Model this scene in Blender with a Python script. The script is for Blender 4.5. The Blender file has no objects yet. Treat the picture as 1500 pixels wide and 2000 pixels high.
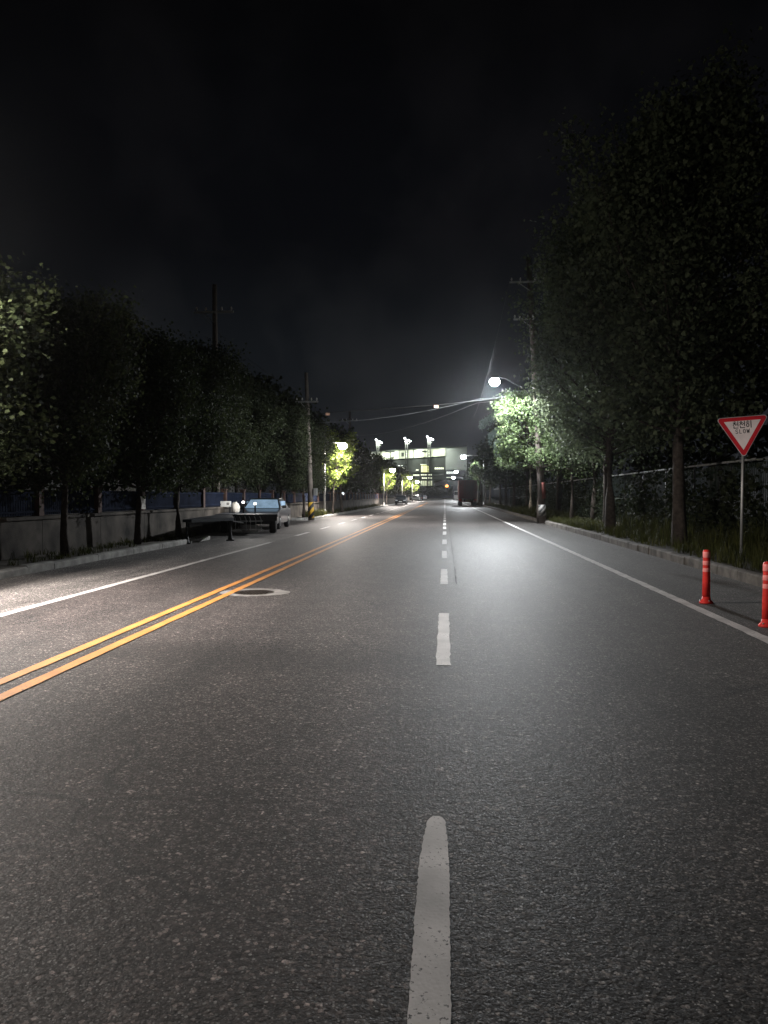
import bpy, math, random
import numpy as np
from mathutils import Vector, Matrix

# ---------------------------------------------------------------- scene, camera, sky
scene = bpy.context.scene
COL = scene.collection
R = math.radians
random.seed(7)

TH = math.atan(119 / 1500)
PH = math.atan(33 * math.cos(TH) / 1500)
CAM_H = 1.5
cam = bpy.data.cameras.new("camera")
cam.sensor_fit = 'HORIZONTAL'
cam.sensor_width = 36.0
cam.lens = 36.0
cam.clip_start = 0.05
cam.clip_end = 4000
camo = bpy.data.objects.new("camera", cam)
camo.location = (0, 0, CAM_H)
camo.rotation_euler = (R(90) - PH, 0, TH)
COL.objects.link(camo)
scene.camera = camo

scene.render.engine = 'CYCLES'
scene.view_settings.view_transform = 'Standard'
scene.view_settings.look = 'None'
scene.view_settings.exposure = 0.0
scene.view_settings.gamma = 1.0
scene.cycles.use_denoising = True
scene.cycles.max_bounces = 5
scene.cycles.diffuse_bounces = 2
scene.cycles.glossy_bounces = 2
scene.cycles.transmission_bounces = 3
scene.cycles.transparent_max_bounces = 6
scene.cycles.volume_bounces = 0
scene.cycles.sample_clamp_indirect = 3.0
scene.cycles.sample_clamp_direct = 0.0

RIGHT_W, LEFT_W = 8000.0, 6400.0          # street lamp powers
RIGHT_C, LEFT_C = (0.93, 0.97, 1.0), (1.0, 0.92, 0.85)

w = bpy.data.worlds.new("World")
scene.world = w
w.use_nodes = True
nt = w.node_tree
nt.nodes.clear()
def N(t, kind, **kw):
    n = t.nodes.new(kind)
    for k, v in kw.items():
        setattr(n, k, v)
    return n
wo = N(nt, 'ShaderNodeOutputWorld')
tc = N(nt, 'ShaderNodeTexCoord')
sep = N(nt, 'ShaderNodeSeparateXYZ')
nt.links.new(tc.outputs['Generated'], sep.inputs[0])
ramp = N(nt, 'ShaderNodeValToRGB')
ramp.color_ramp.interpolation = 'EASE'
e = ramp.color_ramp.elements
e[0].position = 0.0; e[0].color = (0.0150, 0.0170, 0.0205, 1)
e[1].position = 0.62; e[1].color = (0.0012, 0.00125, 0.0015, 1)
x = e.new(0.14); x.color = (0.0075, 0.0090, 0.0112, 1)
x = e.new(0.33); x.color = (0.0026, 0.0029, 0.0039, 1)
nt.links.new(sep.outputs['Z'], ramp.inputs[0])
nz = N(nt, 'ShaderNodeTexNoise')
nz.inputs['Scale'].default_value = 4.6
nz.inputs['Detail'].default_value = 5
nz.inputs['Roughness'].default_value = 0.55
nt.links.new(tc.outputs['Generated'], nz.inputs['Vector'])
cr = N(nt, 'ShaderNodeValToRGB')
cr.color_ramp.elements[0].position = 0.44; cr.color_ramp.elements[0].color = (0.85, 0.85, 0.85, 1)
cr.color_ramp.elements[1].position = 0.72; cr.color_ramp.elements[1].color = (2.3, 2.05, 1.8, 1)
nt.links.new(nz.outputs[0], cr.inputs[0])
mul = N(nt, 'ShaderNodeMixRGB', blend_type='MULTIPLY'); mul.inputs[0].default_value = 1
nt.links.new(ramp.outputs[0], mul.inputs[1]); nt.links.new(cr.outputs[0], mul.inputs[2])
# town glow over the far end of the road
ym = N(nt, 'ShaderNodeMapRange'); ym.inputs[1].default_value = 0.55; ym.inputs[2].default_value = 1.0
ym.inputs[3].default_value = 0.55; ym.inputs[4].default_value = 1.0
nt.links.new(sep.outputs['Y'], ym.inputs[0])
mul2 = N(nt, 'ShaderNodeMixRGB', blend_type='MULTIPLY'); mul2.inputs[0].default_value = 1
nt.links.new(mul.outputs[0], mul2.inputs[1]); nt.links.new(ym.outputs[0], mul2.inputs[2])
bg = N(nt, 'ShaderNodeBackground'); bg.inputs[1].default_value = 1.0
nt.links.new(mul2.outputs[0], bg.inputs[0])
# last trace of the sky itself: sun far below the horizon
sky = N(nt, 'ShaderNodeTexSky'); sky.sky_type = 'NISHITA'; sky.sun_disc = False
sky.sun_elevation = R(-6); sky.sun_rotation = R(180)
bg2 = N(nt, 'ShaderNodeBackground'); bg2.inputs[1].default_value = 0.05
nt.links.new(sky.outputs[0], bg2.inputs[0])
add = N(nt, 'ShaderNodeAddShader')
nt.links.new(bg.outputs[0], add.inputs[0]); nt.links.new(bg2.outputs[0], add.inputs[1])
nt.links.new(add.outputs[0], wo.inputs[0])

# a point of the place seen along a picture direction (1500 x 2000), at road distance Y or height z
_f = Vector((-math.sin(TH) * math.cos(PH), math.cos(TH) * math.cos(PH), -math.sin(PH)))
_r = Vector((math.cos(TH), math.sin(TH), 0))
_u = _r.cross(_f)
_c = Vector((0, 0, CAM_H))
def P(x, y, Y):
    d = _f * 1500 + _r * (x - 750) - _u * (y - 1000)
    return _c + d * (Y / d.y)
def G(x, y, z=0.0):
    d = _f * 1500 + _r * (x - 750) - _u * (y - 1000)
    return _c + d * ((z - CAM_H) / d.z)

# ---------------------------------------------------------------- materials
MATS = {}
def base_mat(name):
    m = bpy.data.materials.new(name)
    m.use_nodes = True
    b = m.node_tree.nodes['Principled BSDF']
    return m, m.node_tree, b
def setc(b, key, v):
    if key in b.inputs:
        b.inputs[key].default_value = v
def mat(name, col, rough=0.7, metal=0.0, vary=0.25, scale=6.0, bump=0.0, bscale=40.0, spec=0.2, coat=0.0):
    """principled surface with noise-varied colour (dirt and wear) and optional bump"""
    if name in MATS: return MATS[name]
    m, t, b = base_mat(name)
    g = N(t, 'ShaderNodeNewGeometry')
    n = N(t, 'ShaderNodeTexNoise'); n.inputs['Scale'].default_value = scale; n.inputs['Detail'].default_value = 6
    t.links.new(g.outputs['Position'], n.inputs['Vector'])
    r = N(t, 'ShaderNodeValToRGB')
    lo = 1 - vary; hi = 1 + vary
    r.color_ramp.elements[0].position = .3; r.color_ramp.elements[1].position = .7
    r.color_ramp.elements[0].color = (col[0]*lo, col[1]*lo, col[2]*lo, 1)
    r.color_ramp.elements[1].color = (min(1, col[0]*hi), min(1, col[1]*hi), min(1, col[2]*hi), 1)
    t.links.new(n.outputs[0], r.inputs[0]); t.links.new(r.outputs[0], b.inputs['Base Color'])
    b.inputs['Roughness'].default_value = rough; b.inputs['Metallic'].default_value = metal
    setc(b, 'Specular IOR Level', spec); setc(b, 'Coat Weight', coat)
    if bump:
        n2 = N(t, 'ShaderNodeTexNoise'); n2.inputs['Scale'].default_value = bscale; n2.inputs['Detail'].default_value = 4
        t.links.new(g.outputs['Position'], n2.inputs['Vector'])
        bp = N(t, 'ShaderNodeBump'); bp.inputs['Strength'].default_value = bump; bp.inputs['Distance'].default_value = .02
        t.links.new(n2.outputs[0], bp.inputs['Height']); t.links.new(bp.outputs[0], b.inputs['Normal'])
    MATS[name] = m
    return m
def emit(name, col, s):
    if name in MATS: return MATS[name]
    m, t, b = base_mat(name)
    b.inputs['Base Color'].default_value = (.8, .8, .8, 1)
    b.inputs['Emission Color'].default_value = (*col, 1)
    b.inputs['Emission Strength'].default_value = s
    m.cycles.emission_sampling = 'NONE' if s < 3 else 'AUTO'
    MATS[name] = m
    return m

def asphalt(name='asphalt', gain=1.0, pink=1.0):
    m, t, b = base_mat(name)
    g = N(t, 'ShaderNodeNewGeometry'); pos = g.outputs['Position']
    L = t.links.new
    v = N(t, 'ShaderNodeTexVoronoi'); v.inputs['Scale'].default_value = 70; L(pos, v.inputs['Vector'])
    v2 = N(t, 'ShaderNodeTexVoronoi'); v2.inputs['Scale'].default_value = 165; L(pos, v2.inputs['Vector'])
    s1 = N(t, 'ShaderNodeSeparateColor'); L(v.outputs['Color'], s1.inputs[0])
    s2 = N(t, 'ShaderNodeSeparateColor'); L(v2.outputs['Color'], s2.inputs[0])
    # stone tone per cell: mostly dark binder, some grey, few pale chips
    r1 = N(t, 'ShaderNodeValToRGB'); L(s1.outputs[0], r1.inputs[0])
    E_ = r1.color_ramp.elements
    E_[0].position = 0; E_[0].color = (.015, .0145, .015, 1)
    E_[1].position = 1; E_[1].color = (.36, .35, .34, 1)
    q = E_.new(.45); q.color = (.034, .0325, .0325, 1)
    q = E_.new(.82); q.color = (.060, .0575, .057, 1)
    q = E_.new(.965); q.color = (.15, .145, .14, 1)
    r2 = N(t, 'ShaderNodeValToRGB'); L(s2.outputs[1], r2.inputs[0])
    r2.color_ramp.elements[0].color = (.55, .55, .55, 1); r2.color_ramp.elements[1].color = (1.5, 1.48, 1.46, 1)
    mx = N(t, 'ShaderNodeMixRGB', blend_type='MULTIPLY'); mx.inputs[0].default_value = 1
    L(r1.outputs[0], mx.inputs[1]); L(r2.outputs[0], mx.inputs[2])
    # gaps between the stones
    gp = N(t, 'ShaderNodeMapRange'); gp.inputs[1].default_value = .25; gp.inputs[2].default_value = .75
    gp.inputs[3].default_value = 1.06; gp.inputs[4].default_value = .72
    L(v.outputs['Distance'], gp.inputs[0])
    mg = N(t, 'ShaderNodeMixRGB', blend_type='MULTIPLY'); mg.inputs[0].default_value = 1
    L(mx.outputs[0], mg.inputs[1]); L(gp.outputs[0], mg.inputs[2])
    # broad wear: wheel tracks along the road, stains, patches
    mp = N(t, 'ShaderNodeMapping'); mp.inputs['Scale'].default_value = (1.3, .10, 1); L(pos, mp.inputs['Vector'])
    n1 = N(t, 'ShaderNodeTexNoise'); n1.inputs['Scale'].default_value = 1.0; n1.inputs['Detail'].default_value = 3; L(mp.outputs[0], n1.inputs['Vector'])
    n2 = N(t, 'ShaderNodeTexNoise'); n2.inputs['Scale'].default_value = 2.2; n2.inputs['Detail'].default_value = 6; L(pos, n2.inputs['Vector'])
    m1 = N(t, 'ShaderNodeMapRange'); m1.inputs[1].default_value = .3; m1.inputs[2].default_value = .7; m1.inputs[3].default_value = .58; m1.inputs[4].default_value = 1.38; L(n1.outputs[0], m1.inputs[0])
    m2 = N(t, 'ShaderNodeMapRange'); m2.inputs[1].default_value = .3; m2.inputs[2].default_value = .7; m2.inputs[3].default_value = .68; m2.inputs[4].default_value = 1.28; L(n2.outputs[0], m2.inputs[0])
    mm = N(t, 'ShaderNodeMath', operation='MULTIPLY'); L(m1.outputs[0], mm.inputs[0]); L(m2.outputs[0], mm.inputs[1])
    mw = N(t, 'ShaderNodeMixRGB', blend_type='MULTIPLY'); mw.inputs[0].default_value = 1
    L(mg.outputs[0], mw.inputs[1]); L(mm.outputs[0], mw.inputs[2])
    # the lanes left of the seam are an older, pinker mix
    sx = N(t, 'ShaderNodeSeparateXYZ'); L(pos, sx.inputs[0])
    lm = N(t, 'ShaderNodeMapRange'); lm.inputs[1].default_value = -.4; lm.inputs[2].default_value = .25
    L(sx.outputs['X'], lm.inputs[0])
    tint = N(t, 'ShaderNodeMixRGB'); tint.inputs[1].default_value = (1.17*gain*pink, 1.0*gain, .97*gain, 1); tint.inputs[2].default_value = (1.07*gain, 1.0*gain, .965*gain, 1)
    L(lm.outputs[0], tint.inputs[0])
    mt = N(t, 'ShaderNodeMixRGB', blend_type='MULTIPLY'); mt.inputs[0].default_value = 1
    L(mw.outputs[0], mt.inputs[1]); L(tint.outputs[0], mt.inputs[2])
    # hairline cracks
    dn = N(t, 'ShaderNodeTexNoise'); dn.inputs['Scale'].default_value = 1.6; dn.inputs['Detail'].default_value = 5; L(pos, dn.inputs['Vector'])
    dm = N(t, 'ShaderNodeMixRGB'); dm.inputs[0].default_value = .32; L(pos, dm.inputs[1]); L(dn.outputs['Color'], dm.inputs[2])
    vc = N(t, 'ShaderNodeTexVoronoi', feature='DISTANCE_TO_EDGE'); vc.inputs['Scale'].default_value = .62; L(dm.outputs[0], vc.inputs['Vector'])
    cw = N(t, 'ShaderNodeMapRange'); cw.inputs[1].default_value = .003; cw.inputs[2].default_value = .008; cw.inputs[3].default_value = 1; cw.inputs[4].default_value = 0; L(vc.outputs['Distance'], cw.inputs[0])
    cn = N(t, 'ShaderNodeTexNoise'); cn.inputs['Scale'].default_value = .9; L(pos, cn.inputs['Vector'])
    cg = N(t, 'ShaderNodeMapRange'); cg.inputs[1].default_value = .49; cg.inputs[2].default_value = .58; L(cn.outputs[0], cg.inputs[0])
    cm = N(t, 'ShaderNodeMath', operation='MULTIPLY'); L(cw.outputs[0], cm.inputs[0]); L(cg.outputs[0], cm.inputs[1])
    cm2 = N(t, 'ShaderNodeMath', operation='MULTIPLY'); L(cm.outputs[0], cm2.inputs[0]); cm2.inputs[1].default_value = .95
    mc = N(t, 'ShaderNodeMixRGB'); mc.inputs[2].default_value = (.008, .008, .008, 1); L(cm2.outputs[0], mc.inputs[0]); L(mt.outputs[0], mc.inputs[1])
    # pale aggregate chips of several sizes, and clotted dark binder
    col = mc.outputs[0]
    for sc_, thr, dmax, tone in ((46, .72, .30, (.36, .35, .34, 1)), (27, .90, .20, (.26, .25, .24, 1)), (84, .58, .36, (.34, .33, .32, 1)), (63, .74, .33, (.30, .29, .28, 1))):
        fv = N(t, 'ShaderNodeTexVoronoi'); fv.inputs['Scale'].default_value = sc_; L(pos, fv.inputs['Vector'])
        fs_ = N(t, 'ShaderNodeSeparateColor'); L(fv.outputs['Color'], fs_.inputs[0])
        fa = N(t, 'ShaderNodeMath', operation='GREATER_THAN'); L(fs_.outputs[0], fa.inputs[0]); fa.inputs[1].default_value = thr
        fb_ = N(t, 'ShaderNodeMapRange'); fb_.inputs[1].default_value = dmax*.7; fb_.inputs[2].default_value = dmax; fb_.inputs[3].default_value = 1; fb_.inputs[4].default_value = 0; L(fv.outputs['Distance'], fb_.inputs[0])
        fm = N(t, 'ShaderNodeMath', operation='MULTIPLY'); L(fa.outputs[0], fm.inputs[0]); L(fb_.outputs[0], fm.inputs[1])
        f2 = N(t, 'ShaderNodeMath', operation='MULTIPLY'); L(fm.outputs[0], f2.inputs[0]); L(fs_.outputs[1], f2.inputs[1])
        fx = N(t, 'ShaderNodeMixRGB'); L(f2.outputs[0], fx.inputs[0]); L(col, fx.inputs[1]); fx.inputs[2].default_value = tone
        col = fx.outputs[0]
    cl = N(t, 'ShaderNodeTexNoise'); cl.inputs['Scale'].default_value = 30; cl.inputs['Detail'].default_value = 4; cl.inputs['Roughness'].default_value = .7; L(pos, cl.inputs['Vector'])
    clm = N(t, 'ShaderNodeMapRange'); clm.inputs[1].default_value = .32; clm.inputs[2].default_value = .68; clm.inputs[3].default_value = .45; clm.inputs[4].default_value = 1.15; L(cl.outputs[0], clm.inputs[0])
    cmx = N(t, 'ShaderNodeMixRGB', blend_type='MULTIPLY'); cmx.inputs[0].default_value = 1; L(col, cmx.inputs[1])
    cl2 = N(t, 'ShaderNodeTexNoise'); cl2.inputs['Scale'].default_value = 13; cl2.inputs['Detail'].default_value = 5; cl2.inputs['Roughness'].default_value = .75; L(pos, cl2.inputs['Vector'])
    clm2 = N(t, 'ShaderNodeMapRange'); clm2.inputs[1].default_value = .36; clm2.inputs[2].default_value = .66; clm2.inputs[3].default_value = .55; clm2.inputs[4].default_value = 1.5; L(cl2.outputs[0], clm2.inputs[0])
    clx = N(t, 'ShaderNodeMath', operation='MULTIPLY'); L(clm.outputs[0], clx.inputs[0]); L(clm2.outputs[0], clx.inputs[1]); L(clx.outputs[0], cmx.inputs[2])
    # oval patch across the lane, darker towards its middle
    sm = N(t, 'ShaderNodeMapping'); sm.inputs['Location'].default_value = (-.479, -9.25, 0); sm.inputs['Scale'].default_value = (.53, 1.88, 1); sm.inputs['Rotation'].default_value = (0, 0, R(-6)); L(dm.outputs[0], sm.inputs['Vector'])
    sl = N(t, 'ShaderNodeVectorMath', operation='LENGTH'); L(sm.outputs[0], sl.inputs[0])
    sr_ = N(t, 'ShaderNodeMapRange'); sr_.interpolation_type = 'SMOOTHSTEP'; sr_.inputs[1].default_value = .15; sr_.inputs[2].default_value = 1.15; sr_.inputs[3].default_value = .55; sr_.inputs[4].default_value = 1; L(sl.outputs['Value'], sr_.inputs[0])
    smx = N(t, 'ShaderNodeMixRGB', blend_type='MULTIPLY'); smx.inputs[0].default_value = 1; L(cmx.outputs[0], smx.inputs[1]); L(sr_.outputs[0], smx.inputs[2])
    L(smx.outputs[0], b.inputs['Base Color'])
    setc(b, 'Sheen Weight', .06); setc(b, 'Sheen Roughness', .42); setc(b, 'Sheen Tint', (.8, .79, .78, 1))
    rr = N(t, 'ShaderNodeMapRange'); rr.inputs[3].default_value = .5; rr.inputs[4].default_value = .8; L(s2.outputs[0], rr.inputs[0]); L(rr.outputs[0], b.inputs['Roughness'])
    setc(b, 'Specular IOR Level', .27)
    # relief: domed stones of uneven height
    h1 = N(t, 'ShaderNodeMath', operation='SUBTRACT'); h1.inputs[0].default_value = 1; L(v.outputs['Distance'], h1.inputs[1])
    h2 = N(t, 'ShaderNodeMath', operation='MULTIPLY_ADD'); L(s1.outputs[2], h2.inputs[0]); h2.inputs[1].default_value = .8; L(h1.outputs[0], h2.inputs[2])
    h3 = N(t, 'ShaderNodeMath', operation='MULTIPLY_ADD'); L(v2.outputs['Distance'], h3.inputs[0]); h3.inputs[1].default_value = -.5; L(h2.outputs[0], h3.inputs[2])
    h4 = N(t, 'ShaderNodeMath', operation='MULTIPLY_ADD'); L(cl2.outputs[0], h4.inputs[0]); h4.inputs[1].default_value = 5.0; L(h3.outputs[0], h4.inputs[2])
    bp = N(t, 'ShaderNodeBump'); bp.inputs['Strength'].default_value = .55; bp.inputs['Distance'].default_value = .0024
    L(h4.outputs[0], bp.inputs['Height']); L(bp.outputs[0], b.inputs['Normal'])
    return m

def paint(name, col, chips=.5):
    """road paint: worn through to the asphalt in specks, dirty"""
    m, t, b = base_mat(name)
    L = t.links.new
    g = N(t, 'ShaderNodeNewGeometry'); pos = g.outputs['Position']
    v = N(t, 'ShaderNodeTexVoronoi'); v.inputs['Scale'].default_value = 60; L(pos, v.inputs['Vector'])
    n = N(t, 'ShaderNodeTexNoise'); n.inputs['Scale'].default_value = 55; n.inputs['Detail'].default_value = 4; n.inputs['Roughness'].default_value = .7; L(pos, n.inputs['Vector'])
    big = N(t, 'ShaderNodeTexNoise'); big.inputs['Scale'].default_value = 3.0; big.inputs['Detail'].default_value = 5; L(pos, big.inputs['Vector'])
    a = N(t, 'ShaderNodeMath', operation='MULTIPLY_ADD'); L(big.outputs[0], a.inputs[0]); a.inputs[1].default_value = .35; L(n.outputs[0], a.inputs[2])
    cr = N(t, 'ShaderNodeMapRange'); cr.inputs[1].default_value = .86 - .09 * chips; cr.inputs[2].default_value = .90 - .09 * chips; L(a.outputs[0], cr.inputs[0])
    d = N(t, 'ShaderNodeMapRange'); d.inputs[1].default_value = .3; d.inputs[2].default_value = .7; d.inputs[3].default_value = .62; d.inputs[4].default_value = 1.1; L(big.outputs[0], d.inputs[0])
    mx = N(t, 'ShaderNodeMixRGB', blend_type='MULTIPLY'); mx.inputs[0].default_value = 1; mx.inputs[1].default_value = (*col, 1); L(d.outputs[0], mx.inputs[2])
    mc = N(t, 'ShaderNodeMixRGB'); L(cr.outputs[0], mc.inputs[0]); L(mx.outputs[0], mc.inputs[1]); mc.inputs[2].default_value = (.05, .048, .046, 1)
    L(mc.outputs[0], b.inputs['Base Color'])
    b.inputs['Roughness'].default_value = .62
    h = N(t, 'ShaderNodeMath', operation='SUBTRACT'); L(v.outputs['Distance'], h.inputs[1]); h.inputs[0].default_value = 1
    bp = N(t, 'ShaderNodeBump'); bp.inputs['Strength'].default_value = .2; bp.inputs['Distance'].default_value = .003
    L(h.outputs[0], bp.inputs['Height']); L(bp.outputs[0], b.inputs['Normal'])
    MATS[name] = m
    return m

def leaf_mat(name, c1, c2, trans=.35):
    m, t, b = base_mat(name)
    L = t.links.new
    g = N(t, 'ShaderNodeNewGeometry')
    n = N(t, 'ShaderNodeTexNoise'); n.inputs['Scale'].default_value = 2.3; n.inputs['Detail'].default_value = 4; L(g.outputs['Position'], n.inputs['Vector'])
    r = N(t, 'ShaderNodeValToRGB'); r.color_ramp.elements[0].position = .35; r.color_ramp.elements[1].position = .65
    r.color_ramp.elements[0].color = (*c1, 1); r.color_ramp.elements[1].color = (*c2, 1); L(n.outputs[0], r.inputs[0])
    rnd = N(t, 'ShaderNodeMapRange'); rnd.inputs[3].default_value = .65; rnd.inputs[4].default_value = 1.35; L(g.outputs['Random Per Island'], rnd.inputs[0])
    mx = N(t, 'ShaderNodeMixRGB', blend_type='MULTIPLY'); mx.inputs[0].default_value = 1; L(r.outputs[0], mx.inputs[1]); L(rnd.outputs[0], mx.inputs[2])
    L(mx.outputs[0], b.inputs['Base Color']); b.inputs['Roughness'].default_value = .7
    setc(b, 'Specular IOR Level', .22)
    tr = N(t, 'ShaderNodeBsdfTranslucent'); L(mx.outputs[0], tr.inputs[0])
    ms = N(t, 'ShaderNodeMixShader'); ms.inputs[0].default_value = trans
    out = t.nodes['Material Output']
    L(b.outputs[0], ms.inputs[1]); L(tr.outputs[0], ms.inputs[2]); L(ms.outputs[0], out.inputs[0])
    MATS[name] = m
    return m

def stripes(name, c1, c2, freq, rough=.6):
    """diagonal hazard stripes"""
    m, t, b = base_mat(name)
    L = t.links.new
    tcx = N(t, 'ShaderNodeTexCoord')
    s = N(t, 'ShaderNodeSeparateXYZ'); L(tcx.outputs['Object'], s.inputs[0])
    a = N(t, 'ShaderNodeMath', operation='MULTIPLY_ADD'); L(s.outputs['X'], a.inputs[0]); a.inputs[1].default_value = -1.2; L(s.outputs['Z'], a.inputs[2])
    k = N(t, 'ShaderNodeMath', operation='MULTIPLY'); L(a.outputs[0], k.inputs[0]); k.inputs[1].default_value = freq
    fr = N(t, 'ShaderNodeMath', operation='FRACT'); L(k.outputs[0], fr.inputs[0])
    gt = N(t, 'ShaderNodeMath', operation='GREATER_THAN'); L(fr.outputs[0], gt.inputs[0]); gt.inputs[1].default_value = .5
    mx = N(t, 'ShaderNodeMixRGB'); mx.inputs[1].default_value = (*c1, 1); mx.inputs[2].default_value = (*c2, 1); L(gt.outputs[0], mx.inputs[0])
    L(mx.outputs[0], b.inputs['Base Color']); b.inputs['Roughness'].default_value = rough
    MATS[name] = m
    return m

M_ASPH = asphalt()
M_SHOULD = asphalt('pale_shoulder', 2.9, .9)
M_WHITE = paint("white_road_paint", (.62, .595, .585), .75)
M_YELL = paint("yellow_road_paint", (.62, .262, .058), .9)
M_CONC = mat("kerb_concrete", (.34, .33, .31), .85, vary=.35, scale=4, bump=.4)
M_KERBR = mat("kerb_concrete_dark", (.12, .11, .10), .9, vary=.5, scale=3.2, bump=.6)  # darker, more mottled kerb concrete
M_WALL = mat("dirty_plinth_concrete", (.065, .056, .048), .9, vary=.8, scale=1.3, bump=.4)
M_SOIL = mat("soil", (.035, .030, .022), .95, vary=.5, scale=3, bump=.8, bscale=14)
M_GROUND = mat("ground_earth", (.030, .030, .022), .95, vary=.4, scale=.5, bump=.5, bscale=4)
M_PAVE = mat("pavement_concrete", (.13, .12, .105), .9, vary=.45, scale=1.6, bump=.4)
M_BARK = mat("bark", (.045, .036, .030), .9, vary=.45, scale=9, bump=.9, bscale=30)
M_BARKPALE = mat("lit_bark", (.34, .31, .25), .85, vary=.4, scale=7, bump=.6, bscale=30)  # bark copy lightened, lamplight on the trunks put into the colour
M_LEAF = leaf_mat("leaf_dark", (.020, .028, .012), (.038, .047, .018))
M_LEAFD = leaf_mat("leaf_dim_green", (.060, .078, .044), (.105, .125, .070))  # leaf copy lifted in colour to stand in for scattered lamplight
M_LEAFL = leaf_mat("leaf_yellow_green", (.085, .13, .022), (.17, .21, .038), .4)  # brighter leaf copy, lamplight put into the colour
M_LEAFR = leaf_mat("leaf_lit_green", (.070, .105, .042), (.125, .165, .075), .4)  # bright leaf copy for crowns by the right lamps, light in the colour
M_NEEDLE = leaf_mat("cedar_needle", (.15, .21, .18), (.24, .31, .275), .2)
M_VINE = leaf_mat("vine_leaf", (.011, .015, .006), (.022, .027, .011))
M_GRASS = leaf_mat("grass_blade", (.026, .032, .008), (.065, .066, .018))
M_GALV = mat("galvanised_steel", (.32, .32, .31), .45, .6, vary=.15, scale=5)
M_POLEC = mat("pole_concrete", (.13, .11, .095), .85, vary=.3, scale=3, bump=.3)
M_DARK = mat("dark_painted_steel", (.022, .022, .024), .5, vary=.4)
M_BLACK = mat("black_rubber", (.015, .015, .016), .8, vary=.3)
M_CABLE = mat("black_cable", (.03, .03, .03), .6)
M_CABLEP = mat("pale_cable", (.15, .155, .16), .8)

# ---------------------------------------------------------------- mesh helpers
class MB:
    def __init__(self): self.v = []; self.f = []; self.mi = []
    def add(self, vs, fs, mi=0):
        o = len(self.v); self.v += [tuple(p) for p in vs]
        for f in fs: self.f.append([i + o for i in f]); self.mi.append(mi)
        return self
    def box(self, c, s, rot=None, mi=0, jit=0):
        hx, hy, hz = s[0]/2, s[1]/2, s[2]/2
        vs = []
        for (a, b_, d) in ((-1,-1,-1),(1,-1,-1),(1,1,-1),(-1,1,-1),(-1,-1,1),(1,-1,1),(1,1,1),(-1,1,1)):
            p = Vector((a*hx, b_*hy, d*hz))
            if jit: p += Vector((random.uniform(-jit, jit), random.uniform(-jit, jit), random.uniform(-jit, jit)))
            if rot is not None: p = rot @ p
            vs.append(p + Vector(c))
        return self.add(vs, [(0,3,2,1),(4,5,6,7),(0,1,5,4),(1,2,6,5),(2,3,7,6),(3,0,4,7)], mi)
    def bar(self, a, b_, wdt, hgt=None, mi=0):
        a = Vector(a); b_ = Vector(b_); d = (b_ - a)
        q = d.to_track_quat('Y', 'Z').to_matrix()
        return self.box((a + b_) / 2, (wdt, d.length, hgt or wdt), q, mi)
    def tube(self, pts, rad, n=8, mi=0, caps=True):
        pts = [Vector(p) for p in pts]
        if not hasattr(rad, '__len__'): rad = [rad] * len(pts)
        vs = []; fs = []
        for i, p in enumerate(pts):
            a = pts[max(0, i-1)]; b_ = pts[min(len(pts)-1, i+1)]
            d = (b_ - a).normalized()
            q = d.to_track_quat('Z', 'Y')
            for k in range(n):
                t = 2*math.pi*k/n
                vs.append(p + q @ Vector((math.cos(t)*rad[i], math.sin(t)*rad[i], 0)))
        for i in range(len(pts)-1):
            for k in range(n):
                k2 = (k+1) % n
                fs.append((i*n+k, i*n+k2, (i+1)*n+k2, (i+1)*n+k))
        if caps:
            fs.append(tuple(range(n-1, -1, -1))); fs.append(tuple((len(pts)-1)*n + k for k in range(n)))
        return self.add(vs, fs, mi)
    def lathe(self, c, prof, n=20, mi=0):
        """prof: list of (radius, z)"""
        vs = []; fs = []
        for r_, z in prof:
            for k in range(n):
                t = 2*math.pi*k/n; vs.append((c[0]+r_*math.cos(t), c[1]+r_*math.sin(t), c[2]+z))
        for i in range(len(prof)-1):
            for k in range(n):
                k2 = (k+1) % n; fs.append((i*n+k, i*n+k2, (i+1)*n+k2, (i+1)*n+k))
        fs.append(tuple(range(n-1, -1, -1))); fs.append(tuple((len(prof)-1)*n+k for k in range(n)))
        return self.add(vs, fs, mi)
    def prism(self, poly, d0, d1, axis='Y', mi=0):
        """poly in the plane across axis, extruded from d0 to d1"""
        n = len(poly)
        def mk(p, d):
            return {'Y': (p[0], d, p[1]), 'X': (d, p[0], p[1]), 'Z': (p[0], p[1], d)}[axis]
        vs = [mk(p, d0) for p in poly] + [mk(p, d1) for p in poly]
        fs = [tuple(range(n)), tuple(range(2*n-1, n-1, -1))]
        for k in range(n):
            k2 = (k+1) % n; fs.append((k, n+k, n+k2, k2))
        return self.add(vs, fs, mi)
    def build(self, name, mats, parent=None, smooth=False, bevel=0):
        me = bpy.data.meshes.new(name)
        me.from_pydata(self.v, [], self.f)
        for m in (mats if isinstance(mats, (list, tuple)) else [mats]): me.materials.append(m)
        me.polygons.foreach_set('material_index', self.mi)
        if smooth: me.polygons.foreach_set('use_smooth', [True]*len(me.polygons))
        me.update()
        import bmesh
        bm = bmesh.new(); bm.from_mesh(me); bmesh.ops.recalc_face_normals(bm, faces=bm.faces); bm.to_mesh(me); bm.free()
        o = bpy.data.objects.new(name, me); COL.objects.link(o)
        if parent is not None: o.parent = parent
        if bevel:
            md = o.modifiers.new('bevel', 'BEVEL'); md.width = bevel; md.segments = 2; md.limit_method = 'ANGLE'
        return o

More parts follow.
